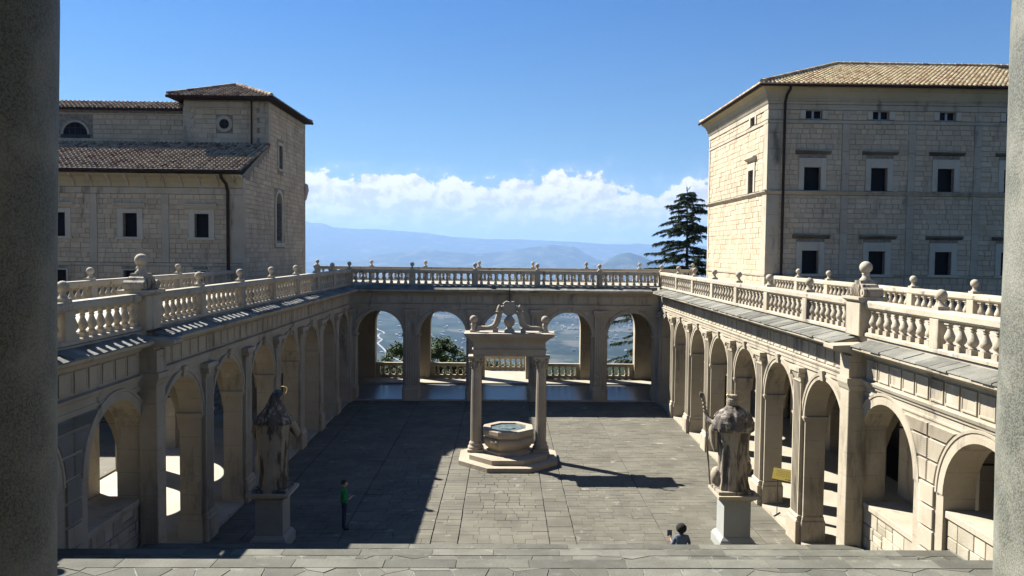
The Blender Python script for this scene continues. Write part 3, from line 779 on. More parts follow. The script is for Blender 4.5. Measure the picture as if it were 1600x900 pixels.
        # terrace on top
        m = MB(fr.W); m.box(3.2, YO + .3, .08, XO - WF + .5, 6.9, 7.17); m.build('terrace', FLOORW, kind='structure')
CORRDK = plain('corridor_dark_brown', (0.05, 0.03, 0.02), .6, var=.3)  # dark brown for the corridor, gloom put into its colour
WALLST2 = stone('parapet_stone', (0.42, 0.385, 0.30), (0.54, 0.50, 0.42), stain_amt=0.2, rnd=0.2, bump=0.4, sc=1.5)
make_wings()
def make_side_court():
    m = MB(); m.box(-40, -XO - 1.1, 2, 44.6, -.4, .03); m.build('side_court', PAVE, kind='structure')
    t = thing('cloister_range', (-31, 24, 0), 'low shaded stone range across the neighbouring court, behind the left arcade', 'building')
    m = MB(); m.box(-34, -29, 3, 44.5, 0, 6.4); m.build('wall', TRAV, t)
    m = MB(); m.add([(-34.4, 2.6, 6.4), (-28.6, 2.6, 6.4), (-28.6, 44.5, 6.4), (-34.4, 44.5, 6.4), (-31.5, 2.6, 7.5), (-31.5, 44.5, 7.5)], [(0, 1, 4), (1, 2, 5, 4), (2, 3, 5), (3, 0, 4, 5), (0, 3, 2, 1)]); m.build('roof', TILE_L, t)
make_side_court()
FS = 2 * (WF + .17) / 5
def make_far_loggia():
    fr = FR['F']
    cs = [FS * k for k in (-2, -1, 0, 1, 2)]
    t, rng = arcade(fr, 'F', cs, -WF + .001, WF - .001, 'stone loggia of five arches closing the far end of the courtyard', 5)
    WING['F'] = t
    entablature(fr, t, -WF + .6, WF - .6, .58, 26, rng, fr_a0=-WF + .12, fr_a1=WF - .12, slab_end=.40)
    m = MB(fr.W); m.box(-WF, WF, 7.35, 8.1, 0, 0.001) if False else None
    # outer row of arches looking over the valley
    do = 7.45
    m = MB(fr.W); m.arch_wall(-XO, XO, do, do + .8, 0, 6.9, [(FS * k, RAD, ZS, 0) for k in range(-2, 3)]); m.build('outer_wall', TRAV, t)
    m = MB(fr.W); m.box(-WF, WF, .85, do, 6.2, 6.9); m.build('ceiling', COVEM, t)
    m = MB(fr.W); m.box(-WF - .02, WF + .02, -.10, 0, -.3, .09); m.build('kerb', TRIM, t)
    m = MB(fr.W); m.box(-WF - .02, WF + .02, 0.0, 5.6, -.4, .085); m.build('loggia_floor', FLOORM, kind='structure')
    m = MB(fr.W); m.box(-XO, XO, 5.6, 9.3, -4, .19); m.box(-1.9, 1.9, 9.3, 12.2, -4, .19); m.build('outer_terrace', FLOORW, kind='structure')
    m = MB(fr.W); m.box(-WF + .1, WF - .1, .45, YO - YF + .5, 6.9, 7.17); m.build('terrace', FLOORW, kind='structure')
    ft = Frame('F', YF)
    # lower balustrades standing in the outer arches
    names = ['first from the left', 'second from the left', 'on the central balcony, farthest out', 'second from the right', 'first from the right']
    for k, c in zip((-2, -1, 0, 1, 2), cs):
        w = 1.47 if k else 1.75; d = do + .45 if k else 11.9
        balustrade(ft, [c - w + .12, c + w - .12], .19, d, 'low stone balustrade in the far loggia arch, ' + names[k + 2], group=None, per=8, finials=False, base_h=.22)
    for s in (-1, 1):
        pass
make_far_loggia()

def make_balustrades():
    posts = [YC + P * (k + .5) for k in range(-5, 6)] + [YF + .42]
    posts = [p for p in posts if p > 8]
    wide = YC - P / 2
    posts = sorted(posts); 
    for key, lab in (('R', 'sunlit front balustrade with ball finials above the right arcade'), ('L', 'shaded front balustrade with ball finials above the left arcade')):
        fr = FR[key]; ps = [p for p in posts if p < 46] + [YF + .40]
        t = balustrade(fr, ps, 7.20, .19, lab, wide=[p for p in ps if abs(p - wide) < .01], skip_fin=(len(ps) - 1,))
        acroterion(fr, t, [p for p in ps if abs(p - wide) < .01][0], .24, 7.18)
    fr = FR['F']; X = WF + .17
    balustrade(fr, [-X + FS * k for k in range(6)], 7.20, .59, 'front balustrade above the far loggia with sky between its balusters', per=8)
    # rear edges of the terraces
    for key, lab in (('R', 'rear balustrade of the right terrace in front of the tall building'), ('L', 'rear balustrade of the left terrace below the church wall')):
        f2 = Frame(key, XO); ps = [YC + P * (k + .5) for k in range(-4, 5)] + [44.75]
        balustrade(f2, ps, 7.20, .0, lab, skip_fin=(len(ps) - 1,))
    f3 = Frame('F', YO); balustrade(f3, [FS * (k - .5) for k in range(-3, 5)], 7.20, 0, 'rear balustrade of the far terrace against the valley')
make_balustrades()

# ------------------------------------------------------------------ buildings
def ashlar(a0, a1, z0, z1, ops, ch, wmin, wmax, rng):
    out = []; z = z0
    while z < z1 - .05:
        h = min(ch * rng.uniform(.88, 1.12), z1 - z)
        if z1 - z - h < .1: h = z1 - z
        free = [(a0, a1)]
        for o in ops:
            if o[2] < z + h - .04 and o[3] > z + .04:
                nf = []
                for f0, f1 in free:
                    if o[0] > f0: nf.append((f0, min(f1, o[0])))
                    if o[1] < f1: nf.append((max(f0, o[1]), f1))
                free = [f for f in nf if f[1] - f[0] > .06]
        for f0, f1 in free:
            a = f0
            while a < f1 - .01:
                w = min(rng.uniform(wmin, wmax), f1 - a)
                if f1 - a - w < wmin * .5: w = f1 - a
                out.append((a, a + w, z, z + h)); a += w
        z += h
    return out
def lay(fr, blocks, parent, mat, nobj, rng, g=.013, proud=.03, bev=.02):
    """the largest-showing blocks as parts, the rest joined"""
    u = MB(fr.L); u.slab(-.5, .5, -1, 0, -.5, .5, .04); um = u.mesh('stone', mat)
    rest = MB(fr.W)
    for i, (a0, a1, z0, z1) in enumerate(blocks):
        p = proud + rng.uniform(-.012, .014)
        if i < nobj:
            inst('stone', um, parent, fr.W((a0 + a1) / 2, 0.0, (z0 + z1) / 2), scale=fr.S(a1 - a0 - g, p, z1 - z0 - g))
        else: rest.slab(a0 + g / 2, a1 - g / 2, -p, 0, z0 + g / 2, z1 - g / 2, bev)
    if len(blocks) > nobj: rest.build('stone', mat, parent, kind='stuff')
def window(fr, parent, a0, a1, z0, z1, fw=.30, ft=.30, hood=None, sill=True, mull=False, depth=.28, name='window'):
    m = MB(fr.W); m.box(a0 - .02, a1 + .02, depth, depth + .03, z0 - .02, z1 + .02); w = m.build(name, GLASSD, parent)
    m = MB(fr.W)
    m.slab(a0 - fw, a0, -.075, .0, z0, z1 + ft, .012); m.slab(a1, a1 + fw, -.075, .0, z0, z1 + ft, .012); m.slab(a0 + .002, a1 - .002, -.073, .0, z1, z1 + ft - .002, .012)
    m.build('frame', WTRIM, w)
    if mull:
        m = MB(fr.W); c = (a0 + a1) / 2; m.box(c - .06, c + .06, depth - .07, depth - .01, z0, z1)
        for q in (a0, a1 - .04): m.box(q, q + .04, depth - .06, depth - .01, z0, z1)
        m.box(a0, a1, depth - .055, depth - .008, z0, z0 + .05); m.build('sash', WFRAME, w)
    if hood:
        h0, h1, ex = hood
        m = MB(fr.W); m.sweep([(0, h0), (-.08, h0 + .02), (-.16, h1 - .10), (-.26, h1 - .07), (-.26, h1), (0, h1 + .03)], a0 - fw - ex, a1 + fw + ex); m.build('hood', DARKST if hood[2] > .2 else WTRIM, w)
    if sill:
        m = MB(fr.W); m.slab(a0 - fw - .08, a1 + fw + .08, -.14, 0, z0 - .14, z0, .015); m.build('sill', WTRIM, w)
    return w
def tiles(T, a0, a1, length, lo_hi, parent, mat, sp=.27, row=.40, name='roof_tile', up=0.0):
    """barrel tiles: T(a, s, h) maps along-eave, up-slope, out-of-roof to the world; lo_hi(a) = (s0, s1)"""
    mb = MB(T); a = a0 + sp / 2; rng = random.Random(9); n = 4
    while a < a1:
        s0, s1 = lo_hi(a); s = s0
        while s < s1 - .03:
            e = min(s + row + .05, s1); r0 = .112 + rng.uniform(-.006, .006); r1 = .088; off = rng.uniform(-.012, .012); hh = .035 + rng.uniform(0, .012)
            vs = [(a + off - r0 * math.cos(math.pi * k / n), s, hh + r0 * math.sin(math.pi * k / n) * .9) for k in range(n + 1)] + [(a + off - r1 * math.cos(math.pi * k / n), e, r1 * math.sin(math.pi * k / n) * .9) for k in range(n + 1)]
            mb.add(vs, [(k, k + 1, n + 2 + k, n + 1 + k) for k in range(n)] + [tuple(range(n + 1))], True)
            s += row
        a += sp
    return mb.build(name, mat, parent, kind='stuff')
def pipe(parent, pts, r, name='downpipe'):
    m = MB(); m.tube(pts, r, 10); return m.build(name, GUTTER, parent)

def make_right_building():
    rng = random.Random(21)
    t = thing('palace', (22, 50, 0), 'tall pale stone building with tiled hip roof beyond the right arcade', 'building')
    XL, XR, Y0, Y1, ZT = 14.75, 34.0, 45.0, 58.0, 18.15
    f = Frame('F', Y0)
    wx = [16.83 + 3.835 * i for i in range(5)]
    ops = []
    for x in wx: ops += [(x, x + .96, 17.05, 17.5), (x, x + .96, 13.03, 14.33), (x, x + .96, 8.28, 9.6)]
    m = MB(f.W); m.rect_wall(XL, XR, .0, .5, 0, ZT, ops); m.build('wall', WALLBED, t)
    s = Frame('R', XL)
    sops = [(47.35, 48.2, 17.06, 17.55), (47.42, 48.4, 13.05, 14.4)]
    m = MB(s.W); m.rect_wall(Y0 + .5, Y1, .0, .5, 0, ZT, sops); m.build('wall', WALLBED, t)
    m = MB(); m.box(XL + .5, XR, Y1 - .5, Y1, 0, ZT); m.box(XR - .5, XR, Y0 + .5, Y1 - .5, 0, ZT); m.build('wall', WALLST, t)
    pil = [(15.46 - .71 - .0, 15.46)] + [(18.97 + 3.8 * i, 19.39 + 3.8 * i) for i in range(5)]
    bl = []
    fops = [(p0 - .0, p1 + .0, 0, 30) for p0, p1 in pil]
    for x in wx: fops += [(x - .31, x + 1.27, 17.0, 17.52), (x - .31, x + 1.27, 13.0, 14.87), (x - .33, x + 1.29, 8.25, 10.1)]
    for z0, z1 in ((7.15, 8.1), (8.24, 12.75), (13.0, 16.78), (17.0, 17.54)):
        bl += ashlar(XL, XR, z0, z1, fops, .29, .28, .66, rng)
    bl.sort(key=lambda b: (b[1] > 28.3, -b[2] if b[2] > 13 else 0, b[0]))
    vis = [b for b in bl if b[0] < 28.2 and b[2] > 7.9]; oth = [b for b in bl if not (b[0] < 28.2 and b[2] > 7.9)]
    rng.shuffle(vis)
    sb = []
    for z0, z1 in ((7.15, 12.8), (13.05, 16.8), (17.02, 17.55)):
        sb += ashlar(Y0 + .75, Y1 - .35, z0, z1, [(a - .3, b + .3, c - .02, d + .3) for a, b, c, d in sops], .31, .4, .95, rng)
    rng.shuffle(sb)
    lay(f, vis + oth, t, WALLST, 190, rng)
    lay(s, sb, t, WALLST, 100, rng, g=.006, proud=.02)
    for p0, p1 in pil:
        m = MB(f.W)
        for z0, z1 in ((7.15, 8.1), (8.25, 12.76), (13.0, 16.78), (17.0, 17.54)):
            z = z0
            while z < z1 - .05:
                h = min(rng.uniform(.9, 1.5), z1 - z); h = z1 - z if z1 - z - h < .4 else h
                m.slab(p0 if p0 > XL + .1 else p0 - .045, p1, -.06, 0, z + .006, z + h - .006, .008); z += h
        m.build('pilaster', TRIM, t)
    for q0, q1 in ((Y0 - .055, Y0 + .75), (Y1 - .35, Y1)):
        m = MB(s.W)
        for z0, z1 in ((7.15, 12.8), (13.05, 16.8), (17.02, 17.55)): m.slab(q0, q1, -.05, 0, z0, z1, .01)
        m.build('pilaster', TRIM, t)
    def course(prof, name='string_course', mat=TRIM):
        m = MB(f.W); m.sweep(prof, XL - .001, XR); m.build(name, mat, t)
        m = MB(s.W); dm = min(p[0] for p in prof); m.sweep(prof, Y0 + dm, Y1); m.build(name, mat, t)
    course([(0, 12.76), (-.08, 12.78), (-.14, 12.88), (-.20, 12.92), (-.20, 12.97), (0, 13.0)])
    course([(0, 16.79), (-.07, 16.80), (-.07, 16.97), (0, 16.99)]); course([(0, 17.55), (-.07, 17.56), (-.07, 17.84), (0, 17.85)])
    course([(0, 17.86), (-.10, 17.87), (-.16, 17.98), (-.12, 18.02), (-.2, 18.1), (-.2, 18.14), (0, 18.15)]); course([(0, 8.10), (-.08, 8.11), (-.1, 8.22), (0, 8.24)])
    cove = [(0, 18.15), (-.18, 18.15), (-.21, 18.30), (-.30, 18.52), (-.46, 18.68), (-.56, 18.72), (-.56, 18.80), (0.3, 18.80)]
    m = MB(); 
    # cove swept round the corner with a mitre
    pts = [(d, z) for d, z in cove]
    row = [[(XL + d, Y1 - d + .0, z) for d, z in pts], [(XL + d, Y0 + d, z) for d, z in pts], [(XR, Y0 + d, z) for d, z in pts]]
    k = len(pts); m.add([p for r in row for p in r], [(r * k + i, r * k + i + 1, (r + 1) * k + i + 1, (r + 1) * k + i) for r in range(2) for i in range(k - 1)])
    m.build('cove_cornice', COVEM, t)
    for i, x in enumerate(wx):
        window(f, t, x, x + .96, 17.05, 17.5, .31, .02, sill=False, mull=True, depth=.22)
        window(f, t, x, x + .96, 13.03, 14.33, .31, .52, hood=(15.06, 15.24, .21), sill=False)
        window(f, t, x, x + .96, 8.28, 9.6, .33, .50, hood=(10.28, 10.48, .24), sill=True)
    window(s, t, 47.35, 48.2, 17.06, 17.55, .25, .1, sill=False); window(s, t, 47.42, 48.4, 13.05, 14.4, .28, .42, hood=(14.98, 15.18, .15), sill=False)
    # hip roof
    ex, ey0, ey1, ze = XL - .65, Y0 - .70, Y1 + .40, 18.86
    yr = (ey0 + ey1) / 2; run = yr - ey0; rise = .385 * run; sl = math.hypot(run, rise)
    m = MB(); m.add([(ex, ey0, ze), (XR + 2, ey0, ze), (XR + 2, ey1, ze), (ex, ey1, ze), (ex + run, yr, ze + rise), (XR + 2, yr, ze + rise)], [(0, 1, 5, 4), (3, 2, 5, 4), (0, 3, 4), (0, 1, 2, 3)]); rf = m.build('roof', TILEBED, t)
    cu, su = run / sl, rise / sl
    Tf = lambda a, q, h: (a, ey0 + q * cu - h * su, ze + q * su + h * cu)
    tiles(Tf, ex, 31.5, sl, lambda a: (-.06, min(sl, max(0, (a - ex)) * sl / run)), rf, TILE_R)
    Ts = lambda a, q, h: (ex + q * cu - h * su, a, ze + q * su + h * cu)
    tiles(Ts, ey0, ey1, sl, lambda a: (-.06, min(a - ey0, ey1 - a) * sl / run), rf, TILE_R)
    m = MB(); hipn = 22
    for (p, q) in (((ex, ey0, ze + .1), (ex + run, yr, ze + rise + .1)), ((ex, ey1, ze + .1), (ex + run, yr, ze + rise + .1)), ((ex + run, yr, ze + rise + .1), (XR, yr, ze + rise + .1))):
        p, q = Vector(p), Vector(q); n = int((q - p).length / .42)
        for i in range(n):
            a = p.lerp(q, i / n); b = p.lerp(q, (i + 1.12) / n); m.tube([a, b], [.15, .12], 8)
    m.build('ridge_tile', TILE_R, rf, kind='stuff')
    m = MB(); m.tube([(ex - .06, ey1, ze - .05), (ex - .06, ey0 - .06, ze - .05), (XR + 2, ey0 - .06, ze - .05)], .10, 8); m.build('gutter', GUTTER, t)
    pipe(t, [(15.70, Y0 - .74, ze - .05), (15.70, Y0 - .72, ze - .3), (15.62, Y0 - .4, 18.3), (15.60, Y0 - .2, 17.9), (15.60, Y0 - .2, 7.2)], .075)
make_right_building()

def make_left_building():
    rng = random.Random(33)
    t = thing('church', (-20, 51, 0), 'shaded stone church with a low tiled aisle roof and square tower behind the left arcade', 'building')
    XE, XW, Y0, YT, Y1 = -14.65, -34.0, 44.6, 49.4, 58.2
    f = Frame('F', Y0); tw = Frame('F', YT); s = Frame('L', -XE)
    wx = [-17.30 - 3.93 * i for i in range(4)]
    ops = [(x, x + .78, 9.96, 11.27) for x in wx] + [(x, x + .8, 6.9, 8.1) for x in wx]
    m = MB(f.W); m.rect_wall(XW, XE - .5, 0, .5, 0, 13.5, ops); m.build('wall', WALLBED, t)
    # side wall with sloping shoulder, slit and tall arched window
    sops = [(51.5, 52.35, 14.5, 16.0), (50.9, 52.2, 9.9, 12.3)]
    m = MB(s.W); m.rect_wall(Y0, YT, 0, .5, 0, 13.45, [])
    m.add([(Y0, 0, 13.45), (YT, 0, 13.45), (YT, 0, 15.65), (Y0, .5, 13.45), (YT, .5, 13.45), (YT, .5, 15.65)], [(0, 1, 2), (3, 4, 5), (0, 2, 5, 3)])
    m.rect_wall(YT, Y1, 0, .5, 0, 18.4, [(51.5, 52.35, 14.5, 16.0), (50.9, 52.2, 9.9, 13.0)]); m.build('wall', WALLBED, t)
    m = MB(s.W); m.arch_wall(50.9, 52.2, .02, .5, 12.0, 13.05, [(51.55, .65, 12.3, 0)], 14); m.build('window_arch', WALLST, t)
    m = MB(tw.W); m.rect_wall(-19.75, XE - .5, 0, .5, 12, 18.4, []); m.rect_wall(XW, -19.75, .3, .8, 12, 17.75, []); m.build('wall', WALLBED, t)
    m = MB(); m.box(-19.75, XE - .5, Y1 - .5, Y1, 0, 18.4); m.box(XW, -19.75, Y1 - .5, Y1, 0, 17.7); m.build('wall', WALLST, t)
    pil = [(-15.30, XE)] + [(-19.12 - 3.93 * i, -18.71 - 3.93 * i) for i in range(4)]
    fops = [(a, b, 0, 30) for a, b in pil] + [(x - .32, x + 1.07, 9.9, 11.5) for x in wx] + [(x - .1, x + .9, 6.9, 8.2) for x in wx]
    bl = []
    for z0, z1 in ((7.15, 8.35), (8.55, 12.33)): bl += ashlar(XW, XE, z0, z1, fops, .28, .27, .6, rng)
    vis = [b for b in bl if b[0] > -25.5 and b[2] > 8]; oth = [b for b in bl if not (b[0] > -25.5 and b[2] > 8)]; rng.shuffle(vis)
    lay(f, vis + oth, t, WALLST, 120, rng)
    sb = []
    def shoulder(a): return 13.45 + (a - Y0) * .458
    for z0, z1 in ((7.15, 18.0),):
        sb += ashlar(Y0 + .35, Y1 - .3, z0, z1, [(51.2, 52.6, 14.3, 16.2), (50.5, 52.75, 9.5, 13.1)], .28, .4, .95, rng)
    sb = [b for b in sb if b[3] < (shoulder(b[0]) if b[0] < YT else 99) - .12]
    rng.shuffle(sb); lay(s, sb, t, WALLST, 100, rng, g=.016, proud=.03)
    tb = ashlar(-19.7, XE, 15.2, 17.95, [(-17.8, -16.8, 16.45, 17.45), (-15.35, XE, 0, 30)], .30, .4, .8, rng); lay(tw, tb, t, WALLST, 40, rng)
    nb = ashlar(-30, -19.75, 15.2, 17.6, [(-27.5, -25.4, 16.0, 17.4)], .30, .4, .8, rng); lay(Frame('F', YT + .3), nb, t, WALLST, 30, rng)
    m = MB(tw.W); m.sweep([(0, 17.95), (-.06, 17.96), (-.06, 18.3), (0, 18.32)], -19.75, XE); 
    for i in range(9): m.slab(XE - (.72 if i % 2 else .5), XE + .045, -.055, 0, 15.2 + i * .31, 15.2 + i * .31 + .3, .008)
    for i in range(9): m.slab(-19.8, -19.8 + (.72 if i % 2 else .42), -.055, 0, 15.2 + i * .31, 15.2 + i * .31 + .3, .008)
    m.build('quoins', TRIM, t)
    for q0, q1, zt in ((Y0 - .055, Y0 + .35, 13.3), (Y1 - .3, Y1, 18.0)):
        m = MB(s.W); m.slab(q0, q1, -.05, 0, 7.15, zt, .01); m.build('pilaster', TRIM, t)
    m = MB(s.W); m.slab(YT - .05, YT + .35, -.05, 0, 15.7, 18.0, .01); m.sweep([(0, 18.0), (-.06, 18.02), (-.06, 18.3), (0, 18.32)], YT - .05, Y1); m.build('pilaster', TRIM, t)
    for p0, p1 in pil:
        m = MB(f.W)
        for z0, z1 in ((7.15, 8.35), (8.55, 12.33)): m.slab(p0, p1 + (.045 if p1 == XE else 0), -.06, 0, z0, z1, .01)
        m.build('pilaster', TRIM, t)
    m = MB(f.W); m.sweep([(0, 12.34), (-.07, 12.35), (-.07, 12.68), (0, 12.7)], XW, XE + .05); m.sweep([(0, 8.36), (-.07, 8.37), (-.09, 8.52), (0, 8.54)], XW, XE + .05); m.build('string_course', TRIM, t)
    # bracketed cove under the aisle eave
    m = MB(f.W); m.sweep([(0, 12.70), (-.05, 12.72), (-.12, 12.95), (-.34, 13.22), (-.60, 13.36), (-.60, 13.42), (.3, 13.42)], XW, XE - .0); m.build('cove_cornice', COVEM, t)
    m = MB(f.L); m.add([(-.07, -.0, 12.68), (.07, 0, 12.68), (.07, -.12, 12.72), (-.07, -.12, 12.72), (-.07, -.22, 12.95), (.07, -.22, 12.95), (-.07, -.62, 13.30), (.07, -.62, 13.30), (-.07, -.62, 13.41), (.07, -.62, 13.41), (-.07, 0, 13.41), (.07, 0, 13.41)],
        [(0, 1, 2, 3), (3, 2, 5, 4), (4, 5, 7, 6), (6, 7, 9, 8), (8, 9, 11, 10), (0, 3, 4, 6, 8, 10), (1, 11, 9, 7, 5, 2)])
    bmz = m.mesh('bracket', TRIM)
    for i in range(19): inst('bracket', bmz, t, f.W(-15.0 - .985 * i, 0, 0))
    for x in wx:
        window(f, t, x, x + .78, 9.96, 11.27, .31, .24, hood=(11.58, 11.80, .18), sill=True); window(f, t, x, x + .8, 6.9, 8.1, .1, .08, sill=False)
    # round and half-round windows
    def ringwin(fr, a, z, r, full=True, fw=.2):
        n = 24; m = MB(fr.W); span = 2 * math.pi if full else math.pi
        m.add([(a, -.045, z)] + [(a - r * math.cos(span * i / n), -.045, z + r * math.sin(span * i / n)) for i in range(n + 1)], [(0, i + 1, i + 2) for i in range(n)]); w = m.build('window', GLASSD, t)
        m = MB(lambda q, d, zz: fr.W(a + q, d, z + zz)); m.ring([(r, -.03), (r, -.10), (r + fw, -.10), (r + fw, 0)], n, 0, span); m.build('frame', TRIM, w)
        m = MB(fr.W); m.box(a - .02, a + .02, -.06, -.05, z - (r if full else 0), z + r); m.box(a - r, a + r, -.062, -.052, z - .02 + (0 if full else .4), z + .02 + (0 if full else .4))
        if not full:
            for q in (-.35, .35): m.box(a + q - .02, a + q + .02, -.064, -.054, z, z + r * .85)
            m.slab(a - r - fw, a + r + fw, -.10, 0, z - .2, z, .01)
        m.build('glazing_bar', IRON, w)
    ringwin(tw, -17.30, 16.96, .30); ringwin(Frame('F', YT + .3), -26.45, 16.25, .74, False, .13)
    m = MB(s.W); m.box(50.8, 52.3, .34, .38, 9.8, 13.1); w = m.build('window', GLASSD, t)
    m = MB(lambda q, d, zz: s.W(51.55 + q, d, 12.3 + zz)); m.ring([(.65, .1), (.65, -.07), (.86, -.09), (.9, 0)], 18); m.build('frame', WTRIM, w)
    m = MB(s.W); m.slab(50.65, 50.9, -.07, 0, 9.7, 12.3, .01); m.slab(52.2, 52.45, -.07, 0, 9.7, 12.3, .01); m.slab(50.55, 52.55, -.12, 0, 9.5, 9.75, .01); m.build('frame', WTRIM, w)
    window(s, t, 51.5, 52.35, 14.5, 16.0, .18, .2, sill=True)
    m = MB(s.W); m.box(51.4, 52.5, -.5, -.08, 12.0, 12.2) if False else None
    # consoles on the far corner
    m = MB(); m.tube([(XE - .1, Y1 - .1, 14.1), (XE + .08, Y1 - .1, 13.95), (XE + .12, Y1 - .1, 13.6), (XE + .02, Y1 - .1, 13.0), (XE - .1, Y1 - .1, 12.7)], [.1, .2, .2, .14, .06], 10); m.build('console', TRIM, t)
    # aisle roof
    ye, ze = Y0 - .85, 13.62; run = YT - ye; rise = 15.75 - ze; sl = math.hypot(run, rise); cu, su = run / sl, rise / sl
    m = MB(); m.add([(XW, ye, ze - .1), (XE + .12, ye, ze - .1), (XE + .12, YT, ze + rise - .1), (XW, YT, ze + rise - .1), (XW, ye, ze), (XE + .12, ye, ze), (XE + .12, YT, ze + rise), (XW, YT, ze + rise)],
        [(0, 1, 2, 3), (4, 5, 6, 7), (0, 1, 5, 4), (1, 2, 6, 5), (2, 3, 7, 6), (3, 0, 4, 7)]); rf = m.build('roof', TILEBED, t)
    tiles(lambda a, q, h: (a, ye + q * cu - h * su, ze + q * su + h * cu), -28.5, XE + .15, sl, lambda a: (-.06, sl), rf, TILE_L)
    for x in (-18.9, -23.3):
        m = MB(); m.tube([(x, ye + .2, ze + .2), (x + 1.2, YT - 1.2, ze + rise - .40)], .025, 6); m.build('roof_cable', GUTTER, rf)
    m = MB(); m.tube([(XW, ye - .1, ze - .05), (XE + .15, ye - .1, ze - .05)], .10, 8); m.build('gutter', GUTTER, t)
    pipe(t, [(-15.55, ye - .08, ze - .1), (-15.55, ye + .05, ze - .4), (-15.45, ye + .5, 12.9), (-15.42, Y0 - .17, 12.5), (-15.42, Y0 - .17, 7.2)], .085)
    pipe(t, [(-15.62, YT - .14, 18.4), (-15.62, YT - .14, 15.6)], .05)
    # nave eave strip
    m = MB(); m.add([(XW, YT + .0, 17.70), (-19.76, YT + .0, 17.70), (-19.76, YT + 1.8, 18.2), (XW, YT + 1.8, 18.2), (XW, YT + .0, 17.86), (-19.76, YT + .0, 17.86), (-19.76, YT + 1.8, 18.56), (XW, YT + 1.8, 18.56)], [(0, 1, 2, 3), (4, 5, 6, 7), (0, 1, 5, 4), (1, 2, 6, 5), (2, 3, 7, 6), (3, 0, 4, 7)]); m.build('roof', GUTTER, t)
    tiles(lambda a, q, h: (a, YT + .0 + q * .93 - h * .3, 17.86 + q * .36 + h * .93), -31, -19.8, 1.6, lambda a: (-.05, 1.6), rf, TILE_L)
    # tower hip roof
    a0, a1, b0, b1, ze = -20.45, XE + .42, YT - .75, Y1 + .35, 18.52
    hw = (a1 - a0) / 2; xm = (a0 + a1) / 2; rise = .39 * hw; sl = math.hypot(hw, rise); cu, su = hw / sl, rise / sl
    m = MB(); m.add([(a0, b0, ze), (a1, b0, ze), (a1, b1, ze), (a0, b1, ze), (xm, b0 + hw, ze + rise), (xm, b1 - hw, ze + rise), (a0, b0, ze - .12), (a1, b0, ze - .12), (a1, b1, ze - .12), (a0, b1, ze - .12)],
        [(0, 1, 4), (1, 2, 5, 4), (2, 3, 5), (3, 0, 4, 5), (0, 1, 7, 6), (1, 2, 8, 7), (2, 3, 9, 8), (3, 0, 6, 9), (6, 7, 8, 9)]); rf2 = m.build('roof', GUTTER, t)
    tiles(lambda a, q, h: (a, b0 + q * cu - h * su, ze + q * su + h * cu), a0, a1, sl, lambda a: (-.06, min(a - a0, a1 - a) * sl / hw), rf2, TILE_L)
    tiles(lambda a, q, h: (a1 - q * cu + h * su, a, ze + q * su + h * cu), b0, b1, sl, lambda a: (-.06, min(sl, (a - b0) * sl / hw, (b1 - a) * sl / hw)), rf2, TILE_L)
    tiles(lambda a, q, h: (a0 + q * cu - h * su, a, ze + q * su + h * cu), b0, b1, sl, lambda a: (-.06, min(sl, (a - b0) * sl / hw, (b1 - a) * sl / hw)), rf2, TILE_L)
    m = MB()
    for p, q in (((a0, b0), (xm, b0 + hw)), ((a1, b0), (xm, b0 + hw)), ((a1, b1), (xm, b1 - hw))):
        p = Vector((*p, ze + .1)); q = Vector((*q, ze + rise + .1)); n = 11
        for i in range(n): m.tube([p.lerp(q, i / n), p.lerp(q, (i + 1.12) / n)], [.14, .115], 8)
    m.build('ridge_tile', TILE_L, rf2, kind='stuff')
    m = MB(); m.tube([(a0 - .06, b0 - .06, ze - .05), (a1 + .06, b0 - .06, ze - .05), (a1 + .06, b1, ze - .05)], .09, 8); m.build('gutter', GUTTER, t)
make_left_building()

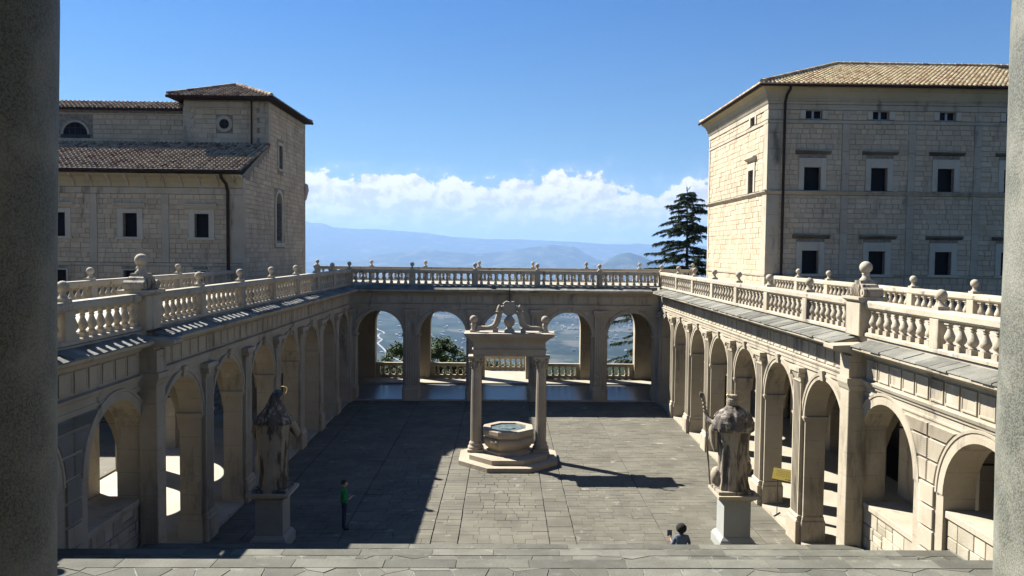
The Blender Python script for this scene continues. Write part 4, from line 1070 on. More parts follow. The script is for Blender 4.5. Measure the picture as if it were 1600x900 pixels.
# ------------------------------------------------------------------ well
def octa(cx, cy, r, ph=math.pi / 8):
    return [(cx + r * math.cos(ph + i * math.pi / 4) / math.cos(math.pi / 8), cy + r * math.sin(ph + i * math.pi / 4) / math.cos(math.pi / 8)) for i in range(8)]
def make_well():
    cx, cy = .15, 35.45
    t = thing('wellhead', (cx, cy, 0), 'octagonal stone well under a two column frame with scrolls and cross', 'well')
    m = MB(); m.prism(octa(cx, cy, 2.18), -.03, .19); m.build('step', WELLM, t)
    m = MB(); m.prism(octa(cx, cy, 1.72), .19, .40); m.build('step', WELLM, t)
    m = MB()
    def oc(pr, smooth=False):
        n = 8; vs = []
        for r, z in pr: vs += [(x, y, z) for x, y in octa(cx, cy, r)]
        m.add(vs, [(j * n + i, j * n + (i + 1) % n, (j + 1) * n + (i + 1) % n, (j + 1) * n + i) for j in range(len(pr) - 1) for i in range(n)])
    oc([(.98, .40), (.98, .52), (.90, .56), (.86, .60)])
    # gadrooned belly
    n = 48; vs = []; pr = [(.86, .60), (.98, .72), (1.06, .86), (1.08, 1.0), (1.04, 1.10), (.97, 1.14)]
    for r, z in pr:
        for i in range(n):
            a = math.pi / 8 + 2 * math.pi * i / n; loc = (a - math.pi / 8) % (math.pi / 4) - math.pi / 8
            rr = r * (math.cos(math.pi / 8) / math.cos(loc)) / math.cos(math.pi / 8) * (1 + (.03 if i % 2 else -.035))
            vs.append((cx + rr * math.cos(a), cy + rr * math.sin(a), z))
    m.add(vs, [(j * n + i, j * n + (i + 1) % n, (j + 1) * n + (i + 1) % n, (j + 1) * n + i) for j in range(len(pr) - 1) for i in range(n)], True)
    oc([(.95, 1.12), (1.02, 1.16), (1.10, 1.24), (1.12, 1.30), (1.12, 1.46), (1.08, 1.50), (.80, 1.50), (.78, 1.40)])
    m.build('basin', WELLM, t)
    m = MB(); m.prism(octa(cx, cy, .79), 1.40, 1.44); m.prism(octa(cx, cy, .30), 1.44, 1.47); m.build('lid', plain('well_cover', (0.10, 0.13, 0.13), .45, .3, var=.4), t)
    for x in (cx - 1.46, cx + 1.46):
        m = MB(); nf = 48; vs = []; zs = [.86, 1.6, 2.6, 3.5, 4.16]; rs = [.245, .245, .24, .225, .21]
        for z, r in zip(zs, rs):
            for i in range(nf):
                a = 2 * math.pi * i / nf; vs.append((x + r * (.94 if i % 3 == 0 else 1) * math.cos(a), cy + r * (.94 if i % 3 == 0 else 1) * math.sin(a), z))
        m.add(vs, [(j * nf + i, j * nf + (i + 1) % nf, (j + 1) * nf + (i + 1) % nf, (j + 1) * nf + i) for j in range(4) for i in range(nf)], False)
        c = m.build('column', WELLM, t)
        m = MB(); m.box(x - .36, x + .36, cy - .36, cy + .36, .40, .52); m.lathe([(.34, .52), (.36, .58), (.34, .64), (.29, .67), (.30, .73), (.31, .77), (.27, .82), (.25, .87)], x, cy, 20); m.build('base', WELLM, c)
        m = MB(); m.lathe([(.215, 4.14), (.24, 4.16), (.24, 4.20), (.21, 4.22), (.23, 4.40), (.30, 4.60), (.33, 4.63)], x, cy, 16); m.box(x - .36, x + .36, cy - .36, cy + .36, 4.62, 4.72)
        for q in range(8):
            a = q * math.pi / 4 + math.pi / 8; d = Vector((math.cos(a), math.sin(a), 0)); b = Vector((x, cy, 0))
            m.tube([b + d * .21 + Vector((0, 0, 4.22)), b + d * .26 + Vector((0, 0, 4.38)), b + d * .33 + Vector((0, 0, 4.46)), b + d * .34 + Vector((0, 0, 4.42))], [.05, .055, .04, .02], 6)
            if q % 2 == 0:
                a = q * math.pi / 4 + math.pi / 4; d = Vector((math.cos(a), math.sin(a), 0)); m.sphere(tuple(b + d * .36 + Vector((0, 0, 4.55))), .075, 8, 6)
        m.build('capital', WELLM, c)
    m = MB(); b0, b1 = cx - 1.60, cx + 1.62; T = lambda a, d, z: (a, cy + d, z)
    def ent(z0, z1, e): m.box(b0 - e, b1 + e, cy - .30 - e, cy + .30 + e, z0, z1)
    ent(4.72, 4.84, 0); ent(4.84, 4.97, .02); ent(4.97, 5.03, .05); ent(5.03, 5.38, 0)
    for z0, z1, e in ((5.38, 5.43, .06), (5.43, 5.50, .12), (5.50, 5.56, .20), (5.56, 5.63, .30), (5.63, 5.72, .37), (5.72, 5.76, .40)): ent(z0, z1, e)
    m.build('entablature', WELLM, t)
    for sgn in (-1, 1):
        m = MB(); pts = [(1.42, 5.80), (1.40, 5.92), (1.2, 5.95), (.95, 5.95), (.74, 6.0), (.60, 6.12), (.53, 6.30), (.48, 6.50), (.45, 6.66)]
        m.tube([(cx + sgn * px, cy, z) for px, z in pts], [.10, .10, .10, .10, .13, .15, .15, .14, .13], 10)
        m.box(cx + sgn * .62 - .12, cx + sgn * .62 + .12, cy - .14, cy + .14, 5.76, 5.95); m.box(cx + sgn * .45 - .17, cx + sgn * .45 + .17, cy - .15, cy + .15, 6.62, 6.70)
        m.lathe([(.10, 6.70), (.12, 6.78), (.09, 6.9), (.03, 6.99), (.001, 7.0)], cx + sgn * .46, cy, 10); m.build('scroll', WELLM, t)
        m = MB(); x = cx + sgn * 1.60; m.box(x - .15, x + .15, cy - .15, cy + .15, 5.76, 5.86); m.lathe([(.13, 5.86), (.10, 5.95), (.12, 6.05), (.13, 6.12), (.08, 6.18)], x, cy, 12); m.sphere((x, cy, 6.34), .175, 16, 10); m.build('ball_finial', WELLM, t)
    m = MB(); m.lathe([(.24, 5.76), (.24, 5.86), (.16, 5.93), (.12, 6.0), (.22, 6.1), (.25, 6.22), (.23, 6.35), (.14, 6.45), (.11, 6.52)], cx, cy, 16)
    # wheel-like crest on the vase
    pts = [(cx + .27 * math.cos(q), cy, 6.80 + .25 * math.sin(q)) for q in [i * math.pi / 10 for i in range(21)]]
    m.tube(pts, .06, 8, caps=False); m.tube([(cx - .05, cy, 6.6), (cx - .05, cy, 7.0)], .03, 6); m.tube([(cx + .05, cy, 6.6), (cx + .05, cy, 7.0)], .03, 6); m.box(cx - .22, cx + .22, cy - .05, cy + .05, 6.58, 7.0)
    for sgn in (-1, 1): m.sphere((cx + sgn * .33, cy, 6.86), .10, 10, 6)
    m.tube([(cx - .28, cy, 7.0), (cx - .15, cy, 7.12), (cx, cy, 7.08), (cx + .2, cy, 7.1)], .055, 8); m.build('crest', WELLM, t)
    m = MB(); m.box(cx - .022, cx + .022, cy - .022, cy + .022, 7.05, 7.72); m.box(cx - .22, cx + .22, cy - .02, cy + .02, 7.56, 7.60); m.build('cross', IRON, t)
make_well()

# ------------------------------------------------------------------ statues and pedestals
def make_pedestal(x, y, label):
    t = thing('pedestal', (x, y, 0), label, 'pedestal', 'pedestals at the foot of the stairs')
    def sq(m, h, z0, z1, h2=None):
        h2 = h if h2 is None else h2
        m.add([(x - h, y - h, z0), (x + h, y - h, z0), (x + h, y + h, z0), (x - h, y + h, z0), (x - h2, y - h2, z1), (x + h2, y - h2, z1), (x + h2, y + h2, z1), (x - h2, y + h2, z1)],
              [(0, 3, 2, 1), (4, 5, 6, 7), (0, 1, 5, 4), (1, 2, 6, 5), (2, 3, 7, 6), (3, 0, 4, 7)])
    m = MB(); sq(m, .565, 0, .28); sq(m, .545, .28, .33, .53); sq(m, .53, .33, .42, .45); m.build('plinth', PEDM, t)
    m = MB(); sq(m, .425, .42, 1.56); m.build('shaft', PEDM, t)
    m = MB(); sq(m, .425, 1.56, 1.64, .52); sq(m, .55, 1.64, 1.70); sq(m, .66, 1.70, 1.79); m.build('cap', TRIM, t)
    return t
def robed(rings, folds, x, y, z, n=56, mb=None, seed=0, face=0.0):
    """rings: (z, rx, ry, dx, dy, fold depth)"""
    rng = random.Random(seed); ph = [rng.uniform(0, 6.28) for _ in range(6)]; vs = []; K = 40
    zs = [r[0] for r in rings]
    def at(zz):
        for a, b in zip(rings, rings[1:]):
            if zz <= b[0]:
                u = (zz - a[0]) / max(1e-6, b[0] - a[0]); return [a[i] + (b[i] - a[i]) * u for i in range(6)]
        return list(rings[-1])
    lv = sorted(set([zs[0] + (zs[-1] - zs[0]) * i / K for i in range(K + 1)] + zs))
    for zz in lv:
        _, rx, ry, dx, dy, fd = at(zz)
        for i in range(n):
            a = 2 * math.pi * i / n
            w = (1 - 2 * abs(math.sin(4.5 * a + ph[0] + .5 * math.sin(zz * 2))) ** .6) * .45 + math.sin(12 * a + ph[1] + zz * .7) * .3 + (1 - 2 * abs(math.sin(7.5 * a + ph[2] - .6 * zz)) ** .7) * .3
            k = 1 + fd * w
            vs.append((x + dx + rx * k * math.cos(a), y + dy + ry * k * math.sin(a), z + zz))
    m = len(lv)
    mb.add(vs, [(j * n + i, j * n + (i + 1) % n, (j + 1) * n + (i + 1) % n, (j + 1) * n + i) for j in range(m - 1) for i in range(n)], True)
    mb.add(vs[:n], [tuple(range(n))]); mb.add(vs[-n:], [tuple(range(n))])
def make_statues():
    make_pedestal(7.35, 25.02, 'sunlit pale stone pedestal under the statue with the crozier')
    make_pedestal(-7.35, 25.02, 'shaded stone pedestal under the veiled statue')
    x, y, z = 7.28, 25.0, 1.79
    m = MB(); m.box(x - .56, x + .56, y - .5, y + .5, z, z + .10)
    robed([(.08, .54, .46, 0, 0, .13), (.35, .50, .42, 0, 0, .16), (.9, .45, .38, 0, 0, .16), (1.5, .47, .37, .02, 0, .13), (1.95, .54, .40, .03, 0, .10), (2.14, .57, .42, .03, 0, .05)], 0, x, y, z, mb=m, seed=4)
    bodyR = m; m = MB()
    robed([(1.96, .66, .50, .0, 0, .16), (2.04, .68, .52, 0, 0, .15), (2.25, .66, .50, 0, 0, .13), (2.45, .58, .44, 0, 0, .10), (2.58, .45, .36, 0, 0, .07), (2.68, .27, .25, -.01, 0, .06), (2.71, .25, .24, -.015, 0, .12), (2.75, .19, .19, -.02, 0, .10), (2.76, .12, .12, -.02, 0, .0)], 0, x, y, z, mb=m, seed=8)
    cope = m; m = bodyR
    robed([(2.62, .12, .12, -.02, 0, 0), (2.74, .125, .135, -.03, .01, 0), (2.80, .165, .18, -.04, .02, .02), (2.88, .19, .205, -.04, .03, .05), (2.97, .185, .20, -.04, .03, .05), (3.0, .15, .165, -.04, .03, 0), (3.01, .165, .175, -.04, .03, .10), (3.05, .17, .175, -.04, .03, .20), (3.10, .175, .18, -.04, .03, .30), (3.11, .06, .06, -.04, .03, 0)], 0, x, y, z, n=64, mb=m, seed=9)
    # raised left arm with hanging sleeve, the other arm folded forward
    m.tube([(x - .35, y + .05, z + 2.35), (x - .58, y + .18, z + 2.12), (x - .74, y + .28, z + 2.24), (x - .80, y + .33, z + 2.36)], [.17, .15, .11, .07], 10)
    m.tube([(x - .60, y + .18, z + 2.2), (x - .66, y + .16, z + 1.9), (x - .62, y + .14, z + 1.55), (x - .56, y + .12, z + 1.25)], [.15, .15, .12, .04], 10, flat=.6)
    m.tube([(x + .42, y + .05, z + 2.3), (x + .60, y + .2, z + 1.95), (x + .52, y + .42, z + 1.75)], [.17, .15, .08], 10)
    for i in range(4): m.tube([(x - .78 + .02 * i, y + .30 + .02 * i, z + 2.34 + .035 * i), (x - .83, y + .36, z + 2.35 + .035 * i), (x - .80, y + .40, z + 2.35 + .035 * i)], .02, 6)
    # bird and book at the feet
    m.sphere((x - .46, y + .12, z + .45), .22, 12, 8, 1.4); m.sphere((x + .52, y + .05, z + .75), .12, 10, 6, 1.5)
    o = m.build('statue', STATUE, None, o=(x, y, z)); setp(o, 'weathered marble statue in a cope holding a tall crozier, seen from behind', 'statue')
    WL[o.name] = Vector((x, y, z))
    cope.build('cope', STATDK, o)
    m = MB(); m.tube([(x - .62, y + .36, z + .1), (x - .74, y + .37, z + 1.4), (x - .83, y + .37, z + 2.5), (x - .86, y + .37, z + 2.75)], .032, 8)
    m.tube([(x - .86, y + .37, z + 2.72), (x - .88, y + .37, z + 2.9), (x - .92, y + .37, z + 3.05), (x - .98, y + .37, z + 3.10), (x - .99, y + .37, z + 3.0), (x - .93, y + .37, z + 2.94)], [.05, .06, .055, .05, .045, .035], 8)
    for q in (2.5, 2.62, 2.75, 2.88): m.sphere((x - .82 - (q - 2.5) * .18, y + .37, z + q), .072, 10, 6)
    m.build('crozier', STATUE, o)
    m = MB(); c = Vector((x + .06, y, z + 3.02)); m.tube([(c.x + .29 * math.cos(q), c.y + .10 * math.sin(q) + .02, c.z + .02 + .17 * math.sin(q)) for q in [i * math.pi / 16 for i in range(33)]], .010, 6, caps=False); m.build('halo', GOLD, o)
    x, y, z = -7.32, 25.0, 1.79
    m = MB(); m.box(x - .52, x + .52, y - .5, y + .5, z, z + .08)
    robed([(.06, .46, .44, 0, 0, .07), (.4, .45, .42, 0, 0, .07), (1.2, .47, .40, 0, 0, .06), (1.9, .52, .40, 0, 0, .05), (2.22, .54, .40, 0, 0, .04)], 0, x, y, z, mb=m, seed=14)
    bodyL = m; m = MB()
    robed([(2.10, .60, .46, 0, 0, .05), (2.2, .59, .45, .0, 0, .05), (2.4, .46, .38, .02, 0, .04), (2.6, .31, .29, .05, 0, .04), (2.8, .24, .26, .08, .0, .04), (3.0, .19, .22, .11, .03, .03), (3.1, .14, .17, .12, .04, .02), (3.16, .05, .06, .12, .05, 0)], 0, x, y, z, mb=m, seed=18)
    veil = m; m = bodyL
    m.tube([(x + .40, y + .05, z + 2.25), (x + .62, y + .15, z + 1.9), (x + .72, y + .35, z + 1.62), (x + .74, y + .42, z + 1.55)], [.17, .15, .12, .07], 10)
    m.tube([(x - .42, y + .05, z + 2.2), (x - .60, y + .15, z + 1.8), (x - .55, y + .30, z + 1.45)], [.16, .14, .07], 10)
    for i in range(4): m.tube([(x + .74, y + .40, z + 1.56 + .03 * i), (x + .77, y + .47, z + 1.54 + .03 * i), (x + .75, y + .52, z + 1.54 + .03 * i)], .02, 6)
    o = m.build('statue', STATUE, None, o=(x, y, z)); setp(o, 'shaded statue of a veiled nun with a thin halo, seen from behind', 'statue')
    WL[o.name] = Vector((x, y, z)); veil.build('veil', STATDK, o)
    m = MB(); c = Vector((x + .22, y + .04, z + 3.1)); m.tube([(c.x + .20 * math.cos(q), c.y + .12 * math.sin(q), c.z + .15 * math.sin(q + .3)) for q in [i * math.pi / 16 for i in range(33)]], .010, 6, caps=False); m.build('halo', GOLD, o)
make_statues()

# ------------------------------------------------------------------ people
def body(name, joints, edges, mats, loc, root):
    """joints: name -> (x, y, z, r); edges: (a, b, material index)"""
    ks = list(joints); idx = {k: i for i, k in enumerate(ks)}
    me = bpy.data.meshes.new('skeleton'); me.from_pydata([joints[k][:3] for k in ks], [(idx[a], idx[b]) for a, b, _ in edges], [])
    ob = bpy.data.objects.new('skeleton', me); COL.objects.link(ob)
    ob.modifiers.new('Skin', 'SKIN'); sv = me.skin_vertices[0].data
    for k in ks:
        r = joints[k][3]; sv[idx[k]].radius = r if isinstance(r, tuple) else (r, r); sv[idx[k]].use_root = (k == root)
    ss = ob.modifiers.new('Sub', 'SUBSURF'); ss.levels = 1; ss.render_levels = 1
    dg = bpy.context.evaluated_depsgraph_get(); dg.update()
    nm = bpy.data.meshes.new_from_object(ob.evaluated_get(dg)); nm.name = name
    bpy.data.objects.remove(ob); nm.materials.clear()
    for m in mats: nm.materials.append(m)
    V = {k: Vector(joints[k][:3]) for k in ks}
    rad = lambda k: joints[k][3] if not isinstance(joints[k][3], tuple) else sum(joints[k][3]) / 2
    for p in nm.polygons:
        c = p.center; best = 1e9
        for a, b, mi in edges:
            A, B = V[a], V[b]; AB = B - A; u = max(0, min(1, (c - A).dot(AB) / max(1e-9, AB.length_squared)))
            d = (c - (A + AB * u)).length - (rad(a) + (rad(b) - rad(a)) * u)
            if d < best: best = d; p.material_index = mi
        p.use_smooth = True
    return link(name, nm, None, loc)
def hand(J, E, pre, wrist, dirv, up, mi, curl=.5):
    """palm, four unequal fingers and a thumb"""
    d = Vector(dirv).normalized(); u = Vector(up).normalized(); s = d.cross(u).normalized(); w = Vector(wrist)
    pm = w + d * .07; J[pre + 'palm'] = (*pm, (.034, .018)); E.append((pre + 'wr', pre + 'palm', mi))
    for i, (off, L) in enumerate(((-.027, .068), (-.009, .078), (.009, .073), (.027, .058))):
        k0 = w + d * .095 + s * off; k1 = k0 + d * L * .5 - u * curl * .018; k2 = k1 + d * L * .38 - u * curl * .035
        for q, (n, v) in enumerate((('a', k0), ('b', k1), ('c', k2))): J[f'{pre}f{i}{n}'] = (*v, .0095 - .001 * q)
        E.extend([(pre + 'palm', f'{pre}f{i}a', mi), (f'{pre}f{i}a', f'{pre}f{i}b', mi), (f'{pre}f{i}b', f'{pre}f{i}c', mi)])
    t0 = w + d * .035 - s * .034; t1 = t0 + d * .035 - s * .022 - u * .008; J[pre + 't0'] = (*t0, .012); J[pre + 't1'] = (*t1, .0095); E.extend([(pre + 'wr', pre + 't0', mi), (pre + 't0', pre + 't1', mi)])
def make_people():
    skin = plain('skin', (0.42, 0.26, 0.19), .55); dark_skin = plain('skin_brown', (0.24, 0.13, 0.085), .55)
    green = plain('green_cloth', (0.012, 0.20, 0.05), .85, var=.2); navy = plain('navy_trousers', (0.02, 0.025, 0.05), .85, var=.2); shoe = plain('shoe_leather', (0.03, 0.03, 0.03), .5)
    # standing figure: +X is forward
    z = 0.0; J = {}; E = []
    def A(k, x, y, zz, r): J[k] = (x, y, zz, r)
    A('pelvis', 0, 0, .93, (.15, .12)); A('waist', .0, 0, 1.06, (.155, .115)); A('chest', -.01, 0, 1.27, (.17, .125)); A('neckb', -.01, 0, 1.40, (.09, .08)); A('neck', .015, 0, 1.46, .055); A('chin', .035, 0, 1.51, .075); A('skull', .03, 0, 1.585, (.078, .095)); A('crown', .02, 0, 1.645, .06); A('nose', .125, 0, 1.555, .014)
    E += [('pelvis', 'waist', 1), ('waist', 'chest', 1), ('chest', 'neckb', 1), ('neckb', 'neck', 0), ('neck', 'chin', 0), ('chin', 'skull', 0), ('skull', 'crown', 0), ('skull', 'nose', 0)]
    for s, n in ((1, 'l'), (-1, 'r')):
        A(n + 'ear', .025, s * .085, 1.56, .016); E.append(('skull', n + 'ear', 0))
        A(n + 'sh', -.01, s * .165, 1.35, .075); A(n + 'el', -.03, s * .225, 1.08, .052); E += [('chest', n + 'sh', 1), (n + 'sh', n + 'el', 1)]
        if n == 'r': A('rfa', .12, -.20, 1.06, .04); A('rwr', .20, -.14, 1.12, .03)
        else: A('lfa', .02, .23, .95, .04); A('lwr', .05, .23, .86, .03)
        E += [(n + 'el', n + 'fa', 1), (n + 'fa', n + 'wr', 0)]
        A(n + 'hip', 0, s * .085, .88, .095); A(n + 'kn', .015 * s, s * .095, .48, .066); A(n + 'cf', -.015, s * .10, .30, .058); A(n + 'an', -.02, s * .10, .09, .043); A(n + 'toe', .15, s * .115, .035, .038); A(n + 'heel', -.05, s * .1, .035, .04)
        E += [('pelvis', n + 'hip', 2), (n + 'hip', n + 'kn', 2), (n + 'kn', n + 'cf', 2), (n + 'cf', n + 'an', 2), (n + 'an', n + 'toe', 3), (n + 'an', n + 'heel', 3)]
    hand(J, E, 'r', J['rwr'][:3], (.8, .25, .35), (-.2, 0, 1), 0, .9); hand(J, E, 'l', J['lwr'][:3], (.2, 0, -1), (1, 0, 0), 0, .5)
    o = body('person', J, E, [skin, green, navy, shoe], (-5.38, 26.4, 0.0), 'pelvis')
    setp(o, 'person in a green jacket standing in the shaded left part of the courtyard', 'person'); o.rotation_euler = (0, 0, R(18))
    m = MB(); m.sphere((.0, 0, 1.60), .098, 12, 8, 1.05); hr = MB(); hr.add([(x, y, zz) for x, y, zz in m.v if True], m.f, True)
    hr.v = [((x - .008), y * .93, max(zz, 1.555 + max(0, (x - .02)) * .9)) for x, y, zz in hr.v]
    h = link('hair', hr.mesh('hair', plain('brown_hair', (0.035, 0.02, 0.012), .8)), o, (-5.38, 26.4, 0.0))
    # seated figure: +Y is forward, sits on the third step
    grey = plain('blue_grey_shirt', (0.085, 0.105, 0.14), .85, var=.2); jean = plain('dark_jeans', (0.03, 0.04, 0.07), .85, var=.2); afro = plain('black_hair', (0.012, 0.010, 0.010), .95)
    J = {}; E = []
    A('pelvis', 0, 0, .09, (.17, .13)); A('waist', 0, .0, .22, (.155, .115)); A('chest', 0, .06, .43, (.175, .12)); A('neckb', 0, .10, .555, (.095, .08)); A('neck', 0, .125, .60, .052); A('chin', 0, .155, .65, .072); A('skull', 0, .15, .73, (.08, .09)); A('crown', 0, .14, .79, .06); A('nose', 0, .25, .695, .014)
    E += [('pelvis', 'waist', 1), ('waist', 'chest', 1), ('chest', 'neckb', 1), ('neckb', 'neck', 0), ('neck', 'chin', 0), ('chin', 'skull', 0), ('skull', 'crown', 0), ('skull', 'nose', 0)]
    for s, n in ((-1, 'l'), (1, 'r')):
        A(n + 'ear', s * .085, .15, .70, .016); E.append(('skull', n + 'ear', 0))
        A(n + 'sh', s * .18, .07, .50, .075); A(n + 'el', s * .265, .09, .26, .05); E += [('chest', n + 'sh', 1), (n + 'sh', n + 'el', 1)]
        if n == 'l': A('lfa', -.27, .22, .30, .04); A('lwr', -.275, .32, .36, .03)
        else: A('rfa', .20, .22, .22, .04); A('rwr', .14, .32, .20, .03)
        E += [(n + 'el', n + 'fa', 1), (n + 'fa', n + 'wr', 0)]
        A(n + 'hip', s * .095, .03, .085, .10); A(n + 'kn', s * .17, .42, .26, .07); A(n + 'cf', s * .165, .50, .10, .058); A(n + 'an', s * .15, .58, -.07, .043); A(n + 'toe', s * .16, .73, -.125, .038); A(n + 'heel', s * .15, .55, -.125, .04)
        E += [('pelvis', n + 'hip', 2), (n + 'hip', n + 'kn', 2), (n + 'kn', n + 'cf', 2), (n + 'cf', n + 'an', 2), (n + 'an', n + 'toe', 3), (n + 'an', n + 'heel', 3)]
    hand(J, E, 'l', J['lwr'][:3], (-.1, .6, .75), (0, -.8, .5), 0, .9); hand(J, E, 'r', J['rwr'][:3], (-.6, .8, 0), (0, 0, 1), 0, .8)
    loc = (5.44, 23.86, .175)
    o = body('person', J, E, [dark_skin, grey, jean, shoe], loc, 'pelvis')
    setp(o, 'person with a round black afro and blue grey shirt seated on the lowest steps', 'person')
    m = MB(); rng = random.Random(2)
    m.sphere((0, .12, .755), .165, 20, 14, .95); m.v = [(x + .01 * noise.noise((x * 40, y * 40, zz * 40)), y + .012 * noise.noise((y * 40, zz * 40, x * 40)), zz + .012 * noise.noise((zz * 40, x * 40, y * 40))) for x, y, zz in m.v]
    m.v = [(x, min(y, .20 if zz < .80 else 9), zz) for x, y, zz in m.v]
    link('hair', m.mesh('hair', afro), o, loc)
    m = MB(); a = Vector(J['lwr'][:3]) + Vector(loc) + Vector((-.02, .10, .10))
    m.slab(a.x - .075, a.x + .075, a.y - .006, a.y + .006, a.z - .06, a.z + .13, .003); ph = m.build('phone', plain('phone_case', (0.02, 0.022, 0.03), .4), None, o=tuple(a))
    m = MB(); m.box(a.x - .068, a.x + .068, a.y - .0085, a.y - .0065, a.z - .05, a.z + .12); m.build('screen', plain('phone_glass', (0.05, 0.07, 0.09), .15), ph)
    setp(ph, 'dark tablet held up in the left hand of the seated person', 'tablet')
make_people()

# ------------------------------------------------------------------ sign
def make_sign():
    c = Vector((9.88, 27.55, 1.58)); n = Vector((-.62, -.70, .36)).normalized(); r = Vector((.70, -.62, 0)).normalized() * 1; r = (r - n * r.dot(n)).normalized(); u = n.cross(r).normalized()
    if u.z < 0: u = -u
    r = u.cross(n).normalized()
    t = thing('notice_board', (9.95, 27.55, .085), 'yellow notice on a thin metal stand in a right arcade arch', 'sign')
    T = lambda a, d, z: tuple(c + r * a * .84 - n * d * .84 + u * z * .84)
    yel = plain('yellow_panel', (0.20, 0.145, 0.010), .5, var=.06); ink = plain('sign_ink', (0.05, 0.04, 0.02), .6)
    m = MB(T); m.slab(-.50, .50, 0, .07, -.235, .235, .006); m.build('panel', yel, t)
    m = MB(T); m.box(-.52, .52, .02, .12, -.255, -.236); m.box(-.52, -.502, .02, .12, -.236, .255); m.box(.502, .52, .02, .12, -.236, .255); m.box(-.502, .502, .02, .12, .236, .255); m.box(-.502, .502, .075, .11, -.236, .236); m.build('frame', IRON, t)
    m = MB(T); rng = random.Random(4)
    for i, zz in enumerate((.15, .08, .01, -.06)):
        a = -.36 + .03 * (i % 2)
        while a < .36: w = rng.uniform(.03, .09); m.box(a, a + w, -.002, .003, zz - .008, zz + .008); a += w + .022
    m.add([(.05, -.003, -.15), (.22, -.003, -.15), (.22, -.003, -.125), (.32, -.003, -.165), (.22, -.003, -.205), (.22, -.003, -.18), (.05, -.003, -.18)], [(0, 1, 2, 3, 4, 5, 6)])
    m.build('lettering', ink, t)
    for a in (-.27, .27):
        p = c + r * a - n * .09; m = MB(); m.tube([(p.x, p.y, .09), (p.x, p.y, p.z)], .014, 8); m.build('leg', IRON, t)
    p0 = c - r * .27 - n * .09; p1 = c + r * .27 - n * .09
    m = MB(); m.tube([(p0.x, p0.y, .75), (p1.x, p1.y, .75)], .010, 6)
    for p in (p0, p1): m.tube([(p.x + n.x * .3, p.y + n.y * .3, .10), (p.x - n.x * .3, p.y - n.y * .3, .10)], .018, 6)
    m.build('base', IRON, t)
make_sign()

# ------------------------------------------------------------------ foreground columns
def make_columns():
    for x, rb, lab in ((-1.91, .342, 'dark granite column at the left edge, in shade'), (2.04, .368, 'pale speckled granite column at the right edge, in sun')):
        t = thing('column', (x, 2.6, 7.81), lab, 'column', 'granite columns at the top of the stairs')
        m = MB(); m.lathe([(rb + .02, 8.06), (rb, 8.14), (rb + .01, 8.8), ((rb + .38) / 2, 9.4), (.38, 10.2), (.37, 11.2), (.345, 12.6), (.33, 13.4)], x, 2.6, 64); m.build('shaft', GRANITE, t)
        m = MB(); m.box(x - .50, x + .50, 2.10, 3.10, 7.80, 7.88); m.lathe([(.49, 7.88), (.51, 7.93), (.49, 7.98), (.43, 8.0), (.45, 8.03), (.44, 8.06), (.40, 8.07)], x, 2.6, 48); m.build('base', TRIM, t)
        m = MB(); m.lathe([(.335, 13.4), (.38, 13.44), (.34, 13.5), (.40, 13.9), (.5, 14.0)], x, 2.6, 32); m.box(x - .55, x + .55, 2.05, 3.15, 14.0, 14.15); m.build('capital', TRIM, t)
make_columns()
def make_portico():
    t = thing('portico', (0, 0, 7.81), 'covered walk at the head of the stairs behind the granite columns', 'portico')
    m = MB(); m.box(-9.6, 9.6, -6.0, -5.4, 7.8, 19.0); m.build('wall', TRAV, t)
    m = MB(); m.box(-9.6, -9.0, -5.4, 3.1, 7.8, 15.4); m.build('wall', TRAV, t)  # unseen side walls, added to darken the walk and the left column
    m = MB(); m.box(9.0, 9.6, -5.4, 3.1, 7.8, 15.4); m.build('wall', TRAV, t)
    m = MB(); m.box(-9.6, 9.6, 2.06, 3.14, 14.16, 16.2); m.build('entablature', TRAV, t)
    m = MB(); m.box(-9.6, 9.6, -5.4, 2.06, 15.4, 15.9); m.build('ceiling', COVEM, t)
make_portico()

# ------------------------------------------------------------------ trees
def leafmat(name, c1, c2):
    m, nt, b = nodes_of(name); r = piece_random(nt); g = nt.nodes.new('ShaderNodeNewGeometry')
    f = tnoise(nt, g.outputs['Position'], .8, 3); c = mixc(nt, math_n(nt, 'ADD', math_n(nt, 'MULTIPLY', r, .5), math_n(nt, 'MULTIPLY', f, .5)), c1, c2)
    nt.links.new(c, b.inputs['Base Color']); b.inputs['Roughness'].default_value = .7; b.inputs['Specular IOR Level'].default_value = .2; return m
BARK = plain('bark', (0.07, 0.05, 0.035), .95, var=.4)
NEEDLE = leafmat('cedar_needles', (0.016, 0.030, 0.016), (0.05, 0.075, 0.03)); LEAF = leafmat('broad_leaves', (0.014, 0.034, 0.008), (0.05, 0.085, 0.02))
def spray(mb, rng, p, d, L, w, droop):
    """a flat tuft of short leaf faces along a twig"""
    s = Vector((-d.y, d.x, 0)); s = s.normalized() if s.length > 1e-3 else Vector((1, 0, 0))
    n = 7
    for i in range(n):
        u = (i + .3) / n; q = p + d * L * u + Vector((0, 0, -droop * u * u)); ww = w * (1 - .75 * u) * rng.uniform(.7, 1.2)
        for sg in (-1, 1):
            e = q + s * sg * ww + d * L * .16 + Vector((0, 0, rng.uniform(-.10, .02) - droop * .25)); h = d * L * .075 * rng.uniform(.7, 1.3) + Vector((0, 0, rng.uniform(-.03, .05)))
            mb.add([tuple(q - h), tuple(e), tuple(q + h)], [(0, 1, 2)])
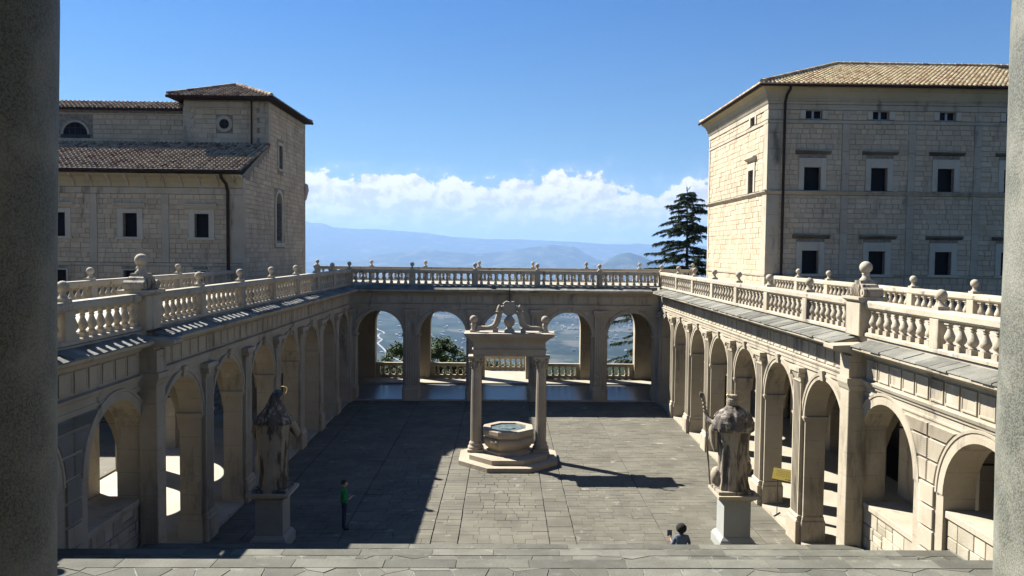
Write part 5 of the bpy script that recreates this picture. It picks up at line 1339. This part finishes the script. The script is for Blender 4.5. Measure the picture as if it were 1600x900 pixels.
def cedar(x, y, z0, ztop, rmax, label, seed, lean=0.0, zlow=None):
    rng = random.Random(seed); t = thing('cedar_tree', (x, y, z0), label, 'tree', None)
    H = ztop - z0; m = MB(); m.tube([(x + lean * (i / 10) ** 2, y, z0 + H * i / 10) for i in range(11)], [.42 * (1 - i / 10.6) for i in range(11)], 10); tr = m.build('trunk', BARK, t)
    lm = MB(); cr = MB(); z = zlow if zlow is not None else z0 + H * .2
    while z < ztop - .25:
        f = (ztop - z) / (ztop - (zlow or z0)); R0 = rmax * (f ** .72) * rng.uniform(.75, 1.1) + .25
        nb = 7 if f > .25 else 5; a0 = rng.uniform(0, 6.28)
        for k in range(nb):
            a = a0 + 2 * math.pi * k / nb + rng.uniform(-.35, .35); L = R0 * rng.uniform(.55, 1.12)
            d = Vector((math.cos(a), math.sin(a), 0)); up = rng.uniform(-.05, .34); zz = z + rng.uniform(-.8, .8) * min(1, f * 3)
            pts = []; base = Vector((x + lean * ((zz - z0) / H) ** 2, y, zz))
            for i in range(6):
                u = i / 5; pts.append(base + d * L * u + Vector((0, 0, L * up * u - L * .22 * u * u)))
            lm.tube(pts, [max(.012, .055 * f * (1 - i / 6) + .012) for i in range(6)], 5)
            ns = int(12 + L * 16)
            for q in range(ns):
                u = rng.uniform(.14, 1.0); i = min(4, int(u * 5)); p = pts[i].lerp(pts[i + 1], u * 5 - i)
                da = rng.choice((-1, 1)) * rng.uniform(.2, 1.25); dd = Vector((d.x * math.cos(da) - d.y * math.sin(da), d.x * math.sin(da) + d.y * math.cos(da), rng.uniform(-.12, .05)))
                spray(cr, rng, p + Vector((0, 0, rng.uniform(-.05, .08))), dd, rng.uniform(.4, .85) * (1.15 - .5 * u) * (.6 + .4 * f), rng.uniform(.18, .32), rng.uniform(.04, .34))
            spray(cr, rng, pts[-2], (pts[-1] - pts[-2]).normalized(), .6 * (.6 + .4 * f), .13, .06)
        z += rng.uniform(.42, .7) * (1.0 if f > .3 else .75)
    for k in range(4): spray(cr, rng, Vector((x + lean, y, ztop - .5 + k * .12)), Vector((rng.uniform(-.4, .9), rng.uniform(-.4, .4), .7)).normalized(), .6, .08, 0)
    lm.build('limbs', BARK, t); o = cr.build('crown', NEEDLE, t)
def broad(x, y, z0, zc, rx, rz, label, seed, n=13000):
    rng = random.Random(seed); t = thing('leafy_tree', (x, y, z0), label, 'tree', 'trees on the slope behind the far loggia')
    m = MB(); m.tube([(x, y, z0), (x + .1, y, (z0 + zc) / 2), (x, y, zc)], [.35, .28, .12], 8)
    for k in range(7):
        a = k * .9; m.tube([(x, y, zc - rz * .9), (x + rx * .35 * math.cos(a), y + rx * .35 * math.sin(a), zc - rz * .3), (x + rx * .7 * math.cos(a), y + rx * .7 * math.sin(a), zc + rz * .25 * (k % 3 - .5))], [.16, .10, .03], 6)
    m.build('trunk', BARK, t)
    cl = []
    for k in range(60):
        a = rng.uniform(0, 6.28); v = rng.uniform(-.7, 1); q = math.sqrt(max(0, 1 - v * v)) * rng.uniform(.55, 1.0)
        cl.append((x + rx * q * math.cos(a), y + rx * q * math.sin(a), zc + rz * v * rng.uniform(.75, 1.0), rng.uniform(.28, .6) * rx / 2.6))
    cr = MB()
    for i in range(n):
        c = cl[i % len(cl)]; v = Vector((rng.gauss(0, 1), rng.gauss(0, 1), rng.gauss(0, .8))); v = v.normalized() * c[3] * rng.uniform(.5, 1.15) + Vector(c[:3])
        a = Vector((rng.gauss(0, 1), rng.gauss(0, 1), rng.gauss(0, .6))).normalized() * rng.uniform(.07, .14); b = a.orthogonal().normalized() * a.length * .55
        cr.add([tuple(v - a), tuple(v + b), tuple(v + a), tuple(v - b)], [(0, 1, 2, 3)])
    cr.build('crown', LEAF, t)
def make_trees():
    cedar(17.25, 75, -9, 15.6, 8.6, 'tall dark cedar with layered boughs left of the tall right building', 5, lean=-.2, zlow=-3.5)
    cedar(12.4, 66, -10, 3.0, 5.6, 'lower dark conifer whose boughs show through the rightmost far arch', 9, zlow=-4)
    broad(-8.2, 65, -9, -.6, 2.9, 2.3, 'round leafy tree top behind the leftmost far arch', 3)
    broad(-5.2, 64, -9, -.5, 2.9, 2.4, 'fuller leafy tree top behind the second far arch from the left', 6)
    broad(-2.2, 66.5, -9, -1.6, 2.3, 1.9, 'low leafy tree top left of the central balcony', 12)
make_trees()

# ------------------------------------------------------------------ haze
def make_haze():
    m = bpy.data.materials.new('haze'); m.use_nodes = True; nt = m.node_tree; nt.nodes.clear()
    o = nt.nodes.new('ShaderNodeOutputMaterial'); v = nt.nodes.new('ShaderNodeVolumePrincipled')
    v.inputs['Color'].default_value = (0.33, 0.53, 0.86, 1); v.inputs['Density'].default_value = 5.6e-5; v.inputs['Anisotropy'].default_value = 0.1
    nt.links.new(v.outputs[0], o.inputs['Volume'])
    mb = MB(); mb.box(-47000, 47000, -47000, 47000, ZV - 30, 1250)
    ob = mb.build('haze', m); ob['kind'] = 'stuff'; setp(ob, 'thin blue haze over the valley and mountains', 'haze')
make_haze()
